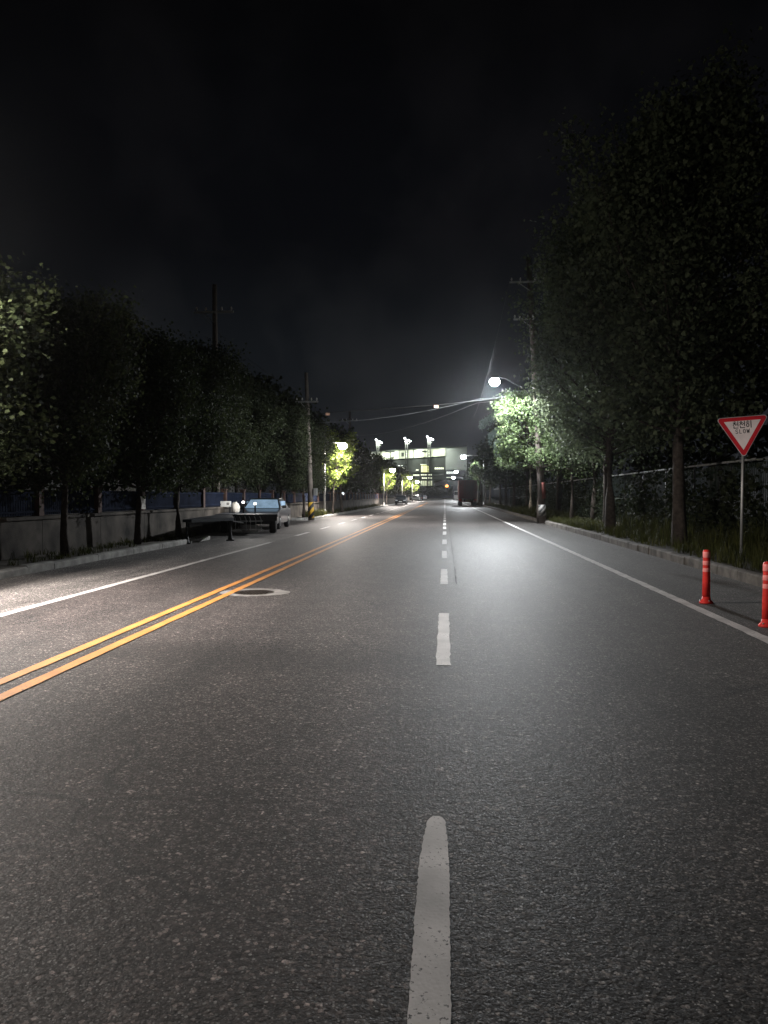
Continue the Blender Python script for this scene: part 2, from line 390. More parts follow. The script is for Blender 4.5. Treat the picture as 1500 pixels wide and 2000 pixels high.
def tag(o, label=None, cat=None, group=None, kind=None):
    if label: o['label'] = label
    if cat: o['category'] = cat
    if group: o['group'] = group
    if kind: o['kind'] = kind
    return o
def thing(name, loc, label, cat, rz=0, group=None):
    o = bpy.data.objects.new(name, None); COL.objects.link(o)
    o.empty_display_size = .3
    o.location = loc; o.rotation_euler = (0, 0, rz)
    return tag(o, label, cat, group)
def copy_tree(src, loc, rz=0, scale=None, label=None, group=None):
    def rec(o, par):
        c = o.copy(); COL.objects.link(c)
        if par is not None: c.parent = par
        for ch in KIDS.get(o.name, []): rec(ch, c)
        return c
    r = rec(src, None)
    r.location = loc; r.rotation_euler = (0, 0, rz)
    if scale is not None: r.scale = scale if hasattr(scale, '__len__') else (scale,)*3
    if label: r['label'] = label
    if group: r['group'] = group
    return r
KIDS = {}
def kids_of(root):
    """remember the children of a prototype for copy_tree"""
    for o in COL.objects:
        if o.parent is not None:
            KIDS.setdefault(o.parent.name, [])
            if o not in KIDS[o.parent.name]: KIDS[o.parent.name].append(o)
    return root

def sheet(name, x0, x1, y0, y1, z, m):
    o = MB().add([(x0,y0,z),(x1,y0,z),(x1,y1,z),(x0,y1,z)], [(0,1,2,3)]).build(name, m)
    return tag(o, kind='structure')

# ---------------------------------------------------------------- ground, road, kerbs
sheet('ground', -690, 690, -120, 690, -.03, M_GROUND)
sheet('road', -5.49, 5.14, -70, 29, 0.0, M_ASPH)
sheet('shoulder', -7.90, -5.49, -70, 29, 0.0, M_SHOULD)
sheet('road', -7.90, 5.14, 29, 455, 0.0, M_ASPH)
sheet('road', -9.25, -7.90, 25.5, 45.2, 0.0, M_ASPH)              # lay-by mouth
def strip(name, x, wdt, y0, y1, m, z=.004, step=.6, jit=.006):
    n = max(2, int((y1-y0)/step)); vs = []; fs = []
    for i in range(n+1):
        y = y0 + (y1-y0)*i/n
        vs += [(x-wdt/2+random.gauss(0, jit), y, z), (x+wdt/2+random.gauss(0, jit), y, z)]
    for i in range(n): fs.append((2*i, 2*i+1, 2*i+3, 2*i+2))
    return tag(MB().add(vs, fs).build(name, m), kind='structure')
def ystep(y0, y1): return .25 if y0 < 12 else 2.5
for x_ in (-3.54, -3.27):
    strip('yellow_centre_line', x_, .115, -20, 60, M_YELL, z=.0085, step=.3, jit=.003)
    strip('yellow_centre_line', x_, .13, 60.01, 150, M_YELL, z=.0085, step=4, jit=.002)
strip('white_edge_line', 3.33, .15, -20, 60, M_WHITE, step=.15, jit=.006)
strip('white_edge_line', 3.33, .16, 60.01, 330, M_WHITE, step=4, jit=.003)
strip('white_edge_line', -5.52, .13, -20, 24, M_WHITE, step=.25, jit=.005)
y = 28.0
while y < 62:
    strip('white_edge_dash', -5.48, .14, y, y+2.6, M_WHITE, step=.4); y += 5.6
strip('white_edge_line', -5.48, .14, 66, 300, M_WHITE, step=4)
# lane dashes; the nearest one has a worn, rounded end
dash = [(-2.6, .4), (6.75, 9.75), (12.95, 15.55), (18.3, 20.7), (23.5, 26.0), (29.1, 31.7), (34.1, 36.5), (38.5, 41.5), (43.6, 46.9), (48.6, 51.4)]
y = 53.7
while y < 320: dash.append((y, y+2.9)); y += 5.1
n = 150; vs = []; fs = []
for i in range(n+1):
    yy = .9 + (3.56-.9)*i/n
    k = max(0, (yy-3.05)/.51); wd = .124*(1 - .27*min(1, k)**1.3)
    if k > .86: wd *= math.sqrt(max(.25, 1 - ((k-.86)/.15)**2))
    vs += [(-.042-wd/2+.012*min(1,k)+random.gauss(0,.0016), yy, .004), (-.042+wd/2+random.gauss(0,.0016), yy, .004)]
for i in range(n): fs.append((2*i, 2*i+1, 2*i+3, 2*i+2))
tag(MB().add(vs, fs).build('lane_dash', M_WHITE), kind='structure')
for a, b_ in dash:
    strip('lane_dash', -.012, .125 if a < 20 else .14, a, b_, M_WHITE, step=.12 if a < 16 else .6, jit=.004)
# seam of the asphalt beside the dashes: a sealed joint
strip('road_joint', .20, .008, 13, 40, mat("joint_sealant", (.04, .04, .04), 1.0, spec=.0), z=.003, step=.5, jit=.004)

def kerb_row(x0, x1, y0, y1, z, m, lean=0.0, step=1.0):
    mb = MB(); y = y0
    while y < y1:
        L = min(step, y1-y)
        dx = random.gauss(0, .008); dz = random.gauss(0, .006)
        ch = .03
        prof = [(x0+dx, -.02), (x1+dx, -.02), (x1+dx, z+dz), (x0+dx+ (ch if x0 > 0 else 0), z+dz), (x0+dx, z+dz-ch)] if x0 > 0 else \
               [(x0+dx, -.02), (x1+dx, -.02), (x1+dx, z+dz-ch), (x1+dx-ch, z+dz), (x0+dx, z+dz)]
        mb.prism(prof, y+.006, y+L-.006, 'Y'); y += step
    return tag(mb.build('kerb', m), kind='structure')
kerb_row(5.15, 5.33, -20, 130, .18, M_KERBR)
kerb_row(5.15, 5.33, 130, 330, .17, M_KERBR, step=6)
kerb_row(-8.10, -7.91, -20, 25.4, .15, M_CONC)
kerb_row(-8.10, -7.91, 46.3, 130, .15, M_CONC)
kerb_row(-8.10, -7.91, 130, 330, .15, M_CONC, step=6)
# rounded kerb corner at the far side of the lay-by
mb = MB()
for i in range(7):
    a0 = R(90 + i*13 + .6); a1 = R(90 + (i+1)*13 - .6)
    c = (-9.1 + 0, 46.3); ro, ri = 1.19, 1.0
    def pt(r_, a): return (c[0] + 0 + r_*math.sin(a), c[1] + r_*math.cos(a))
    q = [pt(ri, a0), pt(ro, a0), pt(ro, a1), pt(ri, a1)]
    mb.prism(q, -.02, .15, 'Z')
tag(mb.build('kerb', M_CONC), kind='structure')
# raised verges
def slab(name, x0, x1, y0, y1, z, m):
    return tag(MB().box(((x0+x1)/2, (y0+y1)/2, (z-.025)/2), (x1-x0, y1-y0, z+.025)).build(name, m), kind='structure')
slab('pavement', -9.24, -8.11, -20, 25.4, .135, M_PAVE)
slab('pavement', -9.24, -8.11, 47.6, 330, .135, M_PAVE)
slab('verge', 5.34, 9.2, -20, 330, .165, M_SOIL)

# manhole: concrete collar and iron cover
mh = Vector((-2.93, 11.6, 0))
t_ = thing('manhole', mh, 'round iron manhole cover in a pale concrete collar beside the yellow lines', 'manhole')
mb = MB(); ring = []
for k in range(48):
    a = 2*math.pi*k/48; rr_ = .47*(1 + .16*abs(math.cos(a))**6 * (1.25 if math.cos(a) > 0 else .8)) + random.gauss(0, .004)
    ring.append((rr_*math.cos(a), rr_*math.sin(a)*1.02))
inner = [(.315*math.cos(2*math.pi*k/48), .315*math.sin(2*math.pi*k/48)) for k in range(48)]
mb.add([(*p, .0055) for p in ring] + [(*p, .0055) for p in inner], [(k, (k+1) % 48, 48+(k+1) % 48, 48+k) for k in range(48)])
mb.build('collar', mat("collar_concrete", (.24, .23, .22), .8, vary=.3, scale=9, bump=.4), t_)
mb = MB(); mb.lathe((0, 0, 0), [(.312, -.02), (.312, .002), (.30, .004), (.285, .004), (.28, .001)], 40)
for i in range(-5, 6):
    for j in range(-5, 6):
        if i*i + j*j < 25: mb.box((i*.05, j*.05, .003), (.026, .026, .008))
mb.build('cover', mat("cast_iron", (.035, .026, .020), .55, .5, vary=.5, scale=14), t_)

# ---------------------------------------------------------------- street lamps
M_GLASSR = emit("lamp_glass_cool", RIGHT_C, 95.0)
M_GLASSL = emit("lamp_glass_warm", (1.0, .93, .84), 110.0)
def ies_text(name, table, shield=None):
    """a street lantern's light distribution: (degrees from straight down, share); shield: (azimuth, share), azimuth 0 = over the road"""
    t = bpy.data.texts.new(name)
    hz_ = shield or [(0, 1.0)]
    t.write('IESNA:LM-63-2002\nTILT=NONE\n1 1000 1 %d %d 1 2 0 0 0\n1 1 100\n%s\n%s\n%s\n' % (
        len(table), len(hz_), ' '.join('%.1f' % a for a, _ in table), ' '.join('%.1f' % a for a, _ in hz_),
        '\n'.join(' '.join('%.3f' % (v*14.15*k) for _, v in table) for _, k in hz_)))
    return t
IES_WIDE = ies_text('road_lantern_wide', [(0, .85), (20, .8), (35, .72), (50, .66), (60, .72), (68, .9), (76, 1.1), (82, .9), (86, .35), (90, .12), (100, .08), (140, .05), (180, .03)])
IES_SOFT = ies_text('road_lantern_soft', [(0, 1.0), (20, 1.05), (35, 1.1), (45, .8), (55, .42), (65, .40), (75, .62), (82, .5), (86, .2), (90, .06), (100, .02), (140, .01), (180, 0)])
IES_SHIELD = ies_text('road_lantern_shielded', [(0, 1.0), (20, 1.05), (35, 1.1), (45, .8), (55, .42), (65, .40), (75, .62), (82, .5), (86, .28), (90, .16), (100, .13), (140, .08), (180, .05)],
                      [(0, .98), (15, .96), (32, .9), (45, .7), (60, .5), (78, .42), (86, .35), (93, .18), (104, .07), (180, .06), (256, .07), (267, .22), (274, .85), (282, 1.0), (300, 1.0), (360, .98)])
def lantern(parent, loc, watts, col, ies, rad=.12):
    l = bpy.data.lights.new('lamp_light', 'POINT'); l.energy = watts; l.color = col; l.shadow_soft_size = rad
    l.use_nodes = True; t = l.node_tree; em = t.nodes['Emission']
    n = t.nodes.new('ShaderNodeTexIES'); n.mode = 'INTERNAL'; n.ies = ies
    t.links.new(n.outputs[0], em.inputs['Strength'])
    o = bpy.data.objects.new('lamp_light', l); COL.objects.link(o); o.parent = parent; o.location = loc; o.rotation_euler.z = R(90)
    return o
def spot(name, parent, loc, watts, col, angle=176, blend=.12, rad=.14):
    l = bpy.data.lights.new(name, 'SPOT'); l.energy = watts; l.color = col
    l.spot_size = R(angle); l.spot_blend = blend; l.shadow_soft_size = rad
    o = bpy.data.objects.new(name, l); COL.objects.link(o); o.parent = parent; o.location = loc
    return o
def lamp(X, Y, z, poleX, label, watts, col, glass, group, pole=True, tilt=0, poleY=None, size=1.0):
    """pole at the kerb, curved arm, cobra head with a drop glass bowl; dx<0 reaches left"""
    root = thing('street_lamp', (poleX, Y if poleY is None else poleY, .13), label, 'street lamp', group=group)
    zz = z - .13; dx = X - poleX; dy = 0 if poleY is None else Y - poleY
    s = 1 if dx > 0 else -1
    if pole:
        MB().tube([(0, 0, -.1), (0, 0, zz*.5), (0, 0, zz+.02)], [.085, .07, .055], 12).build('pole', M_GALV, root, True)
        MB().lathe((0, 0, -.02), [(.16, 0), (.16, .03), (.11, .06), (.10, .35), (.085, .38)], 14).build('base_cover', M_GALV, root, True)
    a0 = Vector((0, 0, zz - .12 if pole else zz - .5)); a1 = Vector((dx - s*.25, dy, zz + .12))
    mid = a0.lerp(a1, .5) + Vector((0, 0, .12))
    MB().tube([a0, a0.lerp(mid, .5) + Vector((0, 0, .05)), mid, a1], [.04, .035, .03, .028], 8).build('arm', M_GALV, root, True)
    hd = MB().lathe((0, 0, 0), [(.06, .26), (.14, .24), (.20, .18), (.225, .12), (.21, .09)], 20)
    h = hd.build('lamp_head', M_DARK, root, True); h.location = (dx, dy, zz - .02); h.scale = (size, size, size*.8)
    g = MB().lathe((0, 0, 0), [(.20, .10), (.26, .03), (.285, -.06), (.265, -.16), (.20, -.25), (.11, -.30), (.02, -.315)], 20).build('glass_bowl', glass, root, True)
    g.location = (dx, dy, zz - .02); g.scale = (size*1.1, size, size)
    g.visible_shadow = True
    lantern(root, (dx, dy, zz - .02 - .42*size), watts, col, IES_WIDE if dx < 0 and poleX > 0 else (IES_SHIELD if abs(Y - 8.9) < 1 else IES_SOFT))
    return root
RZ = P(968, 746, 40).z
for i, (px, py, YY) in enumerate([(968, 746, 40), (905, 891, 115.5), (891, 920.6, 190), (885.5, 932, 252)]):
    p = P(px, py, YY)
    if i == 0: continue
    lamp(p.x, YY, p.z, 5.75, ['', 'street lamp over the dark red truck at right', 'small far street lamp second above the white bus', 'farthest street lamp on the right side of the road'][i],
         RIGHT_W, RIGHT_C, M_GLASSR, 'street lamps along the right verge', size=[1, 1.25, 1.3, 1.5][i])
lamp(2.65, -36, RZ, 5.75, 'street lamp on the right verge behind the viewer', RIGHT_W*.12, RIGHT_C, M_GLASSR, 'street lamps along the right verge')
for i, (px, py, YY) in enumerate([(669, 868, 53), (767, 917, 105), (800.5, 932, 150), (815, 940, 196)]):
    p = P(px, py, YY)
    lamp(p.x, YY, p.z, -8.35, ['nearest lit street lamp on the left, above the bright yellow green tree', 'second street lamp on the left, above a smaller lit tree',
         'third street lamp on the left, pale light over far parked cars', 'fourth and smallest street lamp on the left side'][i],
         LEFT_W, LEFT_C, M_GLASSL, 'street lamps along the left pavement', size=[1, 1.15, 1.3, 1.4][i])
lamp(-7.0, 8.9, 5.15, -8.35, 'street lamp at the left kerb just outside the picture', LEFT_W*1.0, LEFT_C, M_GLASSL, 'street lamps along the left pavement')
lamp(-7.0, -44, 5.15, -8.35, 'street lamp at the left kerb far behind the viewer', LEFT_W*.4, LEFT_C, M_GLASSL, 'street lamps along the left pavement')

# ---------------------------------------------------------------- utility poles and cables
def utility_pole(base, top, label, arms, hazard=None, group='concrete utility poles', r0=.17, r1=.10, pmat=M_POLEC):
    base = Vector(base); top = Vector(top)
    root = thing('utility_pole', base, label, 'utility pole', group=group)
    d = top - base
    MB().tube([(0, 0, -.1), d*.33, d*.66, d], [r0, r0+(r1-r0)*.33, r0+(r1-r0)*.66, r1], 14).build('pole', pmat, root, True)
    for (t, x0, x1) in arms:
        c = d*t
        mb = MB().box((c.x + (x0+x1)/2, c.y - r1 - .04, c.z), (x1-x0, .08, .09))
        a = mb.build('crossarm', M_GALV, root, bevel=.006)
        for q in (.06, .3, .7, .94):
            xx = c.x + x0 + (x1-x0)*q
            MB().lathe((xx, c.y - r1 - .04, c.z + .045), [(.02, 0), (.02, .05), (.045, .06), (.05, .10), (.03, .12), (.04, .15), (.02, .18)], 10).build('insulator', mat("porcelain", (.5, .48, .45), .3), a, True)
        MB().bar((c.x + x0*.6, c.y - r1 - .03, c.z), (c.x, c.y - r1 - .02, c.z - .45), .035).build('brace', M_GALV, root)
    if hazard:
        z0, z1, m = hazard
        def at(z): return d * (z / d.z)
        rr0 = r0 + (r1-r0)*z0/d.z + .006
        MB().tube([at(z0), at(z1)], [rr0, rr0-.002], 16).build('hazard_band', m, root, True)
    return root
M_HAZ = stripes("hazard_yellow_black", (.02, .02, .02), (.62, .36, .03), 1.9)
M_BW = stripes("band_black_white", (.03, .03, .03), (.2, .19, .18), 3.2)
p2 = G(608, 1013, .14)
pole_b = utility_pole(p2, P(598, 728, p2.y), 'leaning utility pole with a yellow and black striped base at the left kerb corner',
             [(.80, -.66, .66)], (.05, .95, M_HAZ))
MB().box((.26, -.05, 1.55), (.2, .22, .42)).build('meter_box', M_GALV, pole_b, bevel=.01)
pa = P(423, 1000, 34); pa.z = 0.0
pole_a = utility_pole(pa, P(419, 556, 34), 'tall utility pole rising above the dark trees at left, behind the flatbed trailer', [(.885, -.9, .9)])
pc = P(685, 985, 86); pc.z = .1
pole_c = utility_pole(pc, P(683, 803, 86), 'small far dark utility pole with a crossarm above the left street lamp', [(.90, -.9, .9)], r0=.18, r1=.12)
pr = Vector((5.06, 40.3, .16))
ptop = P(1032, 503, 40.3)
pole_d = utility_pole(pr, ptop, 'tall utility pole at the right kerb carrying the big bright street lamp', [(.905, -1.05, .8), (.765, -.95, .1)], (.28, .85, M_BW), r0=.19, r1=.13, pmat=mat('dark_pole_concrete', (.085, .070, .062), .9, vary=.35, scale=3, bump=.3))
MB().tube([(0 - .03, 0, 1.15), (-.07, 0, 2.0)], [.186, .182], 16).build('poster_band', mat("faded_red_poster", (.14, .045, .038), .7, vary=.5, scale=8), pole_d, True)
# the bright lamp hangs on this pole
pl = P(966, 748, 38.2)
def pole_lamp():
    root = thing('street_lamp', (pr.x - .3, 40.1, 6.4), 'big bright street lamp on the right utility pole over the lit green tree', 'street lamp', group='street lamps along the right verge')
    dx = pl.x - (pr.x - .3); dy = pl.y - 40.1; zz = pl.z - 6.4 + .12
    MB().tube([(0, 0, .2), (dx*.4, dy*.4, zz*.75), (dx*.75, dy*.75, zz+.16), (dx+.1, dy-.1, zz+.16)], [.035, .032, .03, .028], 8).build('arm', M_DARK, root, True)
    h = MB().lathe((0, 0, 0), [(.06, .26), (.14, .24), (.20, .18), (.225, .12), (.21, .09)], 20).build('lamp_head', M_DARK, root, True); h.location = (dx, dy, zz); h.scale = (.86, .86, .7)
    g = MB().lathe((0, 0, 0), [(.20, .12), (.27, .04), (.30, -.06), (.28, -.17), (.21, -.27), (.11, -.325), (.02, -.34)], 20).build('glass_bowl', M_GLASSR, root, True); g.location = (dx, dy, zz); g.scale = (.86, .86, .82)
    lantern(root, (dx, dy, zz - .48), RIGHT_W, RIGHT_C, IES_WIDE)
pole_lamp()

def cable(name, pts, r, m, label, group='overhead cables'):
    o = MB().tube(pts, r, 6).build(name, m, None, True)
    return tag(o, label, 'cable', group)
def sag(a, b_, s, n=16):
    a = Vector(a); b_ = Vector(b_)
    return [a.lerp(b_, i/n) - Vector((0, 0, s*4*(i/n)*(1-i/n))) for i in range(n+1)]
ca = P(985, 776, 40.2); cb = P(603, 812, 43.7)
mid1 = P(852, 791, 40.9); mid2 = P(640, 806, 43.2)
cable('overhead_cable', [ca, P(930, 782.5, 40.5), mid1, P(740, 799, 42), mid2, cb], .022, M_CABLE, 'black cable with two orange markers strung across the road')
cable('overhead_cable', sag(P(988, 779, 40.2), P(931, 787, 44), .02, 6) + sag(P(931, 787, 44), P(700, 850, 86), .5, 8), .013, M_CABLEP, 'pale lit cable leaving the right utility pole just below the lamp')
cable('overhead_cable', sag(P(990, 774, 40.2), P(935, 779, 40.6), .02, 6) + sag(P(935, 779, 40.6), P(604, 826, 43.7), .3, 8), .010, M_CABLEP, 'thin pale cable directly above the bright lower cable at right')
cable('overhead_cable', sag(ptop + Vector((-.95, 0, -1.2)), (4.4, 120, 13.6), .9), .012, M_CABLE, 'high thin wire running down the road from the right utility pole')
cable('overhead_cable', sag(P(383, 604, 34), P(578, 760, 43.6), .4), .012, M_CABLE, 'thin wire linking the first and second left utility poles')
M_MARK = mat("orange_marker", (.62, .36, .25), .6)
for p, lb in ((mid1, 'right orange marker tag hanging on the cable over the road'), (mid2, 'left orange marker tag hanging on the cable near the left poles')):
    r_ = thing('cable_marker', p, lb, 'marker', group='orange cable markers')
    MB().box((0, 0, -.08), (.24, .05, .14)).build('tag_plate', M_MARK, r_, bevel=.01)
    MB().tube([(0, 0, .04), (0, 0, -.02)], .012, 6).build('clip', M_DARK, r_)

# ---------------------------------------------------------------- trees
def np_mesh(name, V, F, m):
    me = bpy.data.meshes.new(name)
    me.vertices.add(len(V)); me.vertices.foreach_set('co', V.astype(np.float32).ravel())
    k = F.shape[1]
    me.loops.add(F.size); me.loops.foreach_set('vertex_index', F.astype(np.int32).ravel())
    me.polygons.add(len(F)); me.polygons.foreach_set('loop_start', np.arange(0, F.size, k, dtype=np.int32))
    me.polygons.foreach_set('loop_total', np.full(len(F), k, np.int32))
    me.materials.append(m); me.update(calc_edges=True); me.validate()
    return me
def leaves(pts, size, rng, up=.35):
    """one folded fan-shaped leaf per point"""
    n = len(pts)
    d = rng.normal(size=(n, 3)); d[:, 2] += up; d /= np.linalg.norm(d, axis=1)[:, None]
    s = np.cross(d, rng.normal(size=(n, 3))); s /= np.linalg.norm(s, axis=1)[:, None]
    nn = np.cross(d, s)
    L = size * rng.uniform(.6, 1.35, n)[:, None]
    a = pts; b = pts + d*L*.7 + s*L*.55 + nn*L*.12; c = pts + d*L; e_ = pts + d*L*.7 - s*L*.55 + nn*L*.12
    V = np.stack([a, b, c, e_], 1).reshape(-1, 3)
    i = np.arange(n)*4
    F = np.stack([i, i+1, i+2, i+3], 1)
    return V, F
def crown_points(rng, H, z0, rad, limbs, per, asc=1.0, prof=None, lean=(0, 0), clump=.22):
    """limbs rise from the trunk; leaf clumps sit along them. returns leaf points and limb polylines"""
    pts = []; lines = []
    for i in range(limbs):
        t = (i + rng.uniform()) / limbs
        zb = z0 + (H - z0)*t*.78
        a = i*2.39996 + rng.normal()*.4
        pr_ = (prof(t) if prof else (1 - t)**.55 * (.55 + .45*min(1, t*5)))
        reach = rad * pr_ * rng.uniform(.7, 1.18)
        rise = (asc * reach * rng.uniform(.7, 1.5) + (H - zb)*.18)
        rise = min(rise, H*1.04 - zb) * (.22 + .78*min(1, t*2.6))
        base = np.array([lean[0]*t, lean[1]*t, zb])
        tip = base + np.array([math.cos(a)*reach + lean[0]*.2, math.sin(a)*reach + lean[1]*.2, rise])
        ctrl = base*.5 + tip*.5 + np.array([math.cos(a)*reach*.22, math.sin(a)*reach*.22, -rise*.12])
        u = np.linspace(0, 1, 6)[:, None]
        line = (1-u)**2*base + 2*u*(1-u)*ctrl + u*u*tip
        lines.append((line, .018 + .012*reach))
        m = max(8, int(per * (.35 + .65*reach/rad)))
        # side shoots: clumps
        nc = max(4, m // 18)
        uc = np.sqrt(rng.uniform(.06, 1, nc))[:, None]
        cc = (1-uc)**2*base + 2*uc*(1-uc)*ctrl + uc*uc*tip
        cc = cc + rng.normal(size=(nc, 3))*np.array([.22, .22, .16])*rad*.45*(1.15-.75*uc)
        idx = rng.integers(0, nc, m)
        q = cc[idx] + rng.normal(size=(m, 3))*clump*np.array([1, 1, .85])
        pts.append(q)
    return np.concatenate(pts), lines
def make_tree(name, seed, H, z0, rad, limbs, per, leaf, lm, trunk_r, label, cat='tree', asc=1.0, prof=None, lean=(0, 0), clump=.22, bark=None, group=None):
    rng = np.random.default_rng(seed)
    pts, lines = crown_points(rng, H, z0, rad, limbs, per, asc, prof, lean, clump)
    V, F = leaves(pts, leaf, rng)
    root = thing(name, (0, 0, 0), label, cat, group=group)
    o = bpy.data.objects.new('crown', np_mesh('crown', V, F, lm)); COL.objects.link(o); o.parent = root
    mb = MB()
    tp = []
    for k in range(9):
        u = k/8
        tp.append((lean[0]*max(0, (u*H*.93-z0)/(H-z0)) + .03*math.sin(k*1.7+seed), lean[1]*max(0, (u*H*.93-z0)/(H-z0)) + .03*math.cos(k*1.3+seed), u*H*.93 - .1))
    mb.tube(tp, [trunk_r*(1.25 if k == 0 else 1)*(1 - .88*k/8) + .008 for k in range(9)], 10)
    for ln, r_ in lines:
        mb.tube([Vector(q) for q in ln[::1]], [r_*(1 - .85*i/5) for i in range(6)], 5, caps=False)
    mb.build('trunk', bark or M_BARK, root, True)
    return kids_of(root)
ORD = ['first', 'second', 'third', 'fourth', 'fifth', 'sixth', 'seventh', 'eighth', 'ninth', 'tenth', 'eleventh', 'twelfth']

# left row: upright street trees by the fence
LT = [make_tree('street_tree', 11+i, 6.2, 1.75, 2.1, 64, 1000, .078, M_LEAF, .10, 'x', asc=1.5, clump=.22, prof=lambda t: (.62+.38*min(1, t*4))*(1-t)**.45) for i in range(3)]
lab_left = ['nearest left street tree, olive crown cut by the picture edge',
            'dark left street tree with a stout trunk before the pale plinth',
            'dark left street tree just beyond the stout trunked one by the plinth',
            'dark left street tree before the notice board on the fence',
            'dark left street tree next to the flatbed trailer, on its near side',
            'dark left street tree behind the flatbed trailer and parked car',
            'dark left street tree between parked car and the brown fence columns',
            'dark left street tree in front of the lit brown fence columns',
            'dark left street tree beside the striped utility pole']
posL = [(-8.95, 12.3, .9), (-8.5, 16.6, .86), (-8.45, 20.6, .88), (-8.6, 24.2, .9), (-9.9, 28.2, 1.05), (-10.0, 32.5, 1.03), (-10.1, 36.6, 1.0), (-9.0, 41.8, .95), (-8.75, 47.2, .88)]
rng0 = random.Random(3)
for i, (x_, y_, s_) in enumerate(posL):
    src = LT[i % 3]
    if i < 3:
        o = src; o.location = (x_, y_, .1 if i else -.15); o.rotation_euler.z = rng0.uniform(0, 6.28); o.scale = (s_, s_, s_) if i else (1.12, 1.12, .84)
    else:
        o = copy_tree(src, (x_, y_, .1), rng0.uniform(0, 6.28), s_)
    o['label'] = lab_left[i]; o['group'] = 'street trees along the left fence'
# the tree under the first left lamp
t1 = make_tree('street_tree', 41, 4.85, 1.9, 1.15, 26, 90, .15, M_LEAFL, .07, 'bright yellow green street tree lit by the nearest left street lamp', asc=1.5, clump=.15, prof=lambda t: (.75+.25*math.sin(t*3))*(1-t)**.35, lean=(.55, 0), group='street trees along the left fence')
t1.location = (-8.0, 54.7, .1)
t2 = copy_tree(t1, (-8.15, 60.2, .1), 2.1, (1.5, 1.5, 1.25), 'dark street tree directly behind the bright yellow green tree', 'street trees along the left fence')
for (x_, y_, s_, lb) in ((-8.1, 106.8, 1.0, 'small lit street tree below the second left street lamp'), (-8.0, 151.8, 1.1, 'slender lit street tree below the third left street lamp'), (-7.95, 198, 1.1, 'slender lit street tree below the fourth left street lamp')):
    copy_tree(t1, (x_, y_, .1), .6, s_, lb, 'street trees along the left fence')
# far left row, dark
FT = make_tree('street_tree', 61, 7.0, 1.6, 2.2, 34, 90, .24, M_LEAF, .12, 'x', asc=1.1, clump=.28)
ys = [66.5, 73, 79.5, 86, 93, 112, 119, 126, 134, 142, 157, 165, 174, 184, 204, 214, 225, 238, 252, 268]
for i, y_ in enumerate(ys):
    x_ = -10.2 + rng0.uniform(-.4, .3); s_ = rng0.uniform(.85, 1.1)
    if i == 0: o = FT; o.location = (x_, y_, .1); o.scale = (s_,)*3
    else: o = copy_tree(FT, (x_, y_, .1), rng0.uniform(0, 6.28), (s_, s_, s_*rng0.uniform(.9, 1.1)))
    o['label'] = 'dark silhouetted street tree in the far left row between street lamps'; o['group'] = 'far dark street trees on the left'

# right row: tall dark trees on the verge
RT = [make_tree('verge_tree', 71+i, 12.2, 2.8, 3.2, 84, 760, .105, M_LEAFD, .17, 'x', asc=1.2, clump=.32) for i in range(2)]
posR = [(7.6, 9.6, 1.12, 6.0), (6.05, 20.5, 1.0, 0), (5.75, 27.4, .98, 0), (6.9, 33.5, 1.0, 0), (7.35, 38.6, 1.0, 0)]
lab_right = ['tall dark right tree overhead at the upper corner of the picture', 'tall dark right tree with the thick trunk left of the triangular sign',
             'tall dark right tree, second trunk left of the triangular sign', 'tall dark right tree behind the weeds, beyond the second trunk', 'tall dark right tree whose crown stands right behind the utility pole']
for i, (x_, y_, s_, lift) in enumerate(posR):
    if i < 2: o = RT[i]; o.location = (x_, y_, .1); o.scale = (s_,)*3; o.rotation_euler.z = i*1.1
    else: o = copy_tree(RT[i % 2], (x_, y_, .1), rng0.uniform(0, 6.28), s_)
    o['label'] = lab_right[i]; o['group'] = 'tall trees on the right verge'
RT[0].scale = (1.0, 1.0, 1.35)
# slim tree by the lamp, leaning crown lit from above left
def prof_lit(t): return (1.0 - .8*t)
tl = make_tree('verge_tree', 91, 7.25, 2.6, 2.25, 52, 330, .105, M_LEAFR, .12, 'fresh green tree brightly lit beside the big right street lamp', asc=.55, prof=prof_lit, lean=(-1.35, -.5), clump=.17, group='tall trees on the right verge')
tl.location = (5.0, 41.3, .1)
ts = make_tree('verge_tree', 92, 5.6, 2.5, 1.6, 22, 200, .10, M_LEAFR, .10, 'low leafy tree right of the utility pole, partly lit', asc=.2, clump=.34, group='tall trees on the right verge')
ts.location = (6.4, 39.4, .1)
tp_ = make_tree('verge_tree', 93, 7.5, 3.4, 1.9, 30, 110, .17, M_LEAF, .13, 'slim tree with a pale lamplit trunk in the lit grass behind the utility pole', bark=M_BARKPALE, clump=.25, group='tall trees on the right verge')
tp_.location = (6.75, 61.5, .1)
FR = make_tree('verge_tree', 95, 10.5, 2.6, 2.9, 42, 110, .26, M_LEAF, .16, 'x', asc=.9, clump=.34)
for i, (x_, y_, s_) in enumerate([(9.2, 54, .8), (7.4, 70, .95), (7.0, 79, 1.0), (6.9, 88, .98), (7.0, 98, 1.0), (7.3, 126, 1.0), (7.2, 137, 1.0), (7.2, 150, .95), (7.4, 166, .9), (7.4, 182, .9), (7.4, 205, .85), (7.4, 228, .85)]):
    if i == 0: o = FR; o.location = (x_, y_, .1); o.scale = (s_,)*3
    else: o = copy_tree(FR, (x_, y_, .1), rng0.uniform(0, 6.28), s_)
    o['label'] = 'dark silhouetted tree in the far right row beyond the lit green tree'; o['group'] = 'far dark trees on the right'
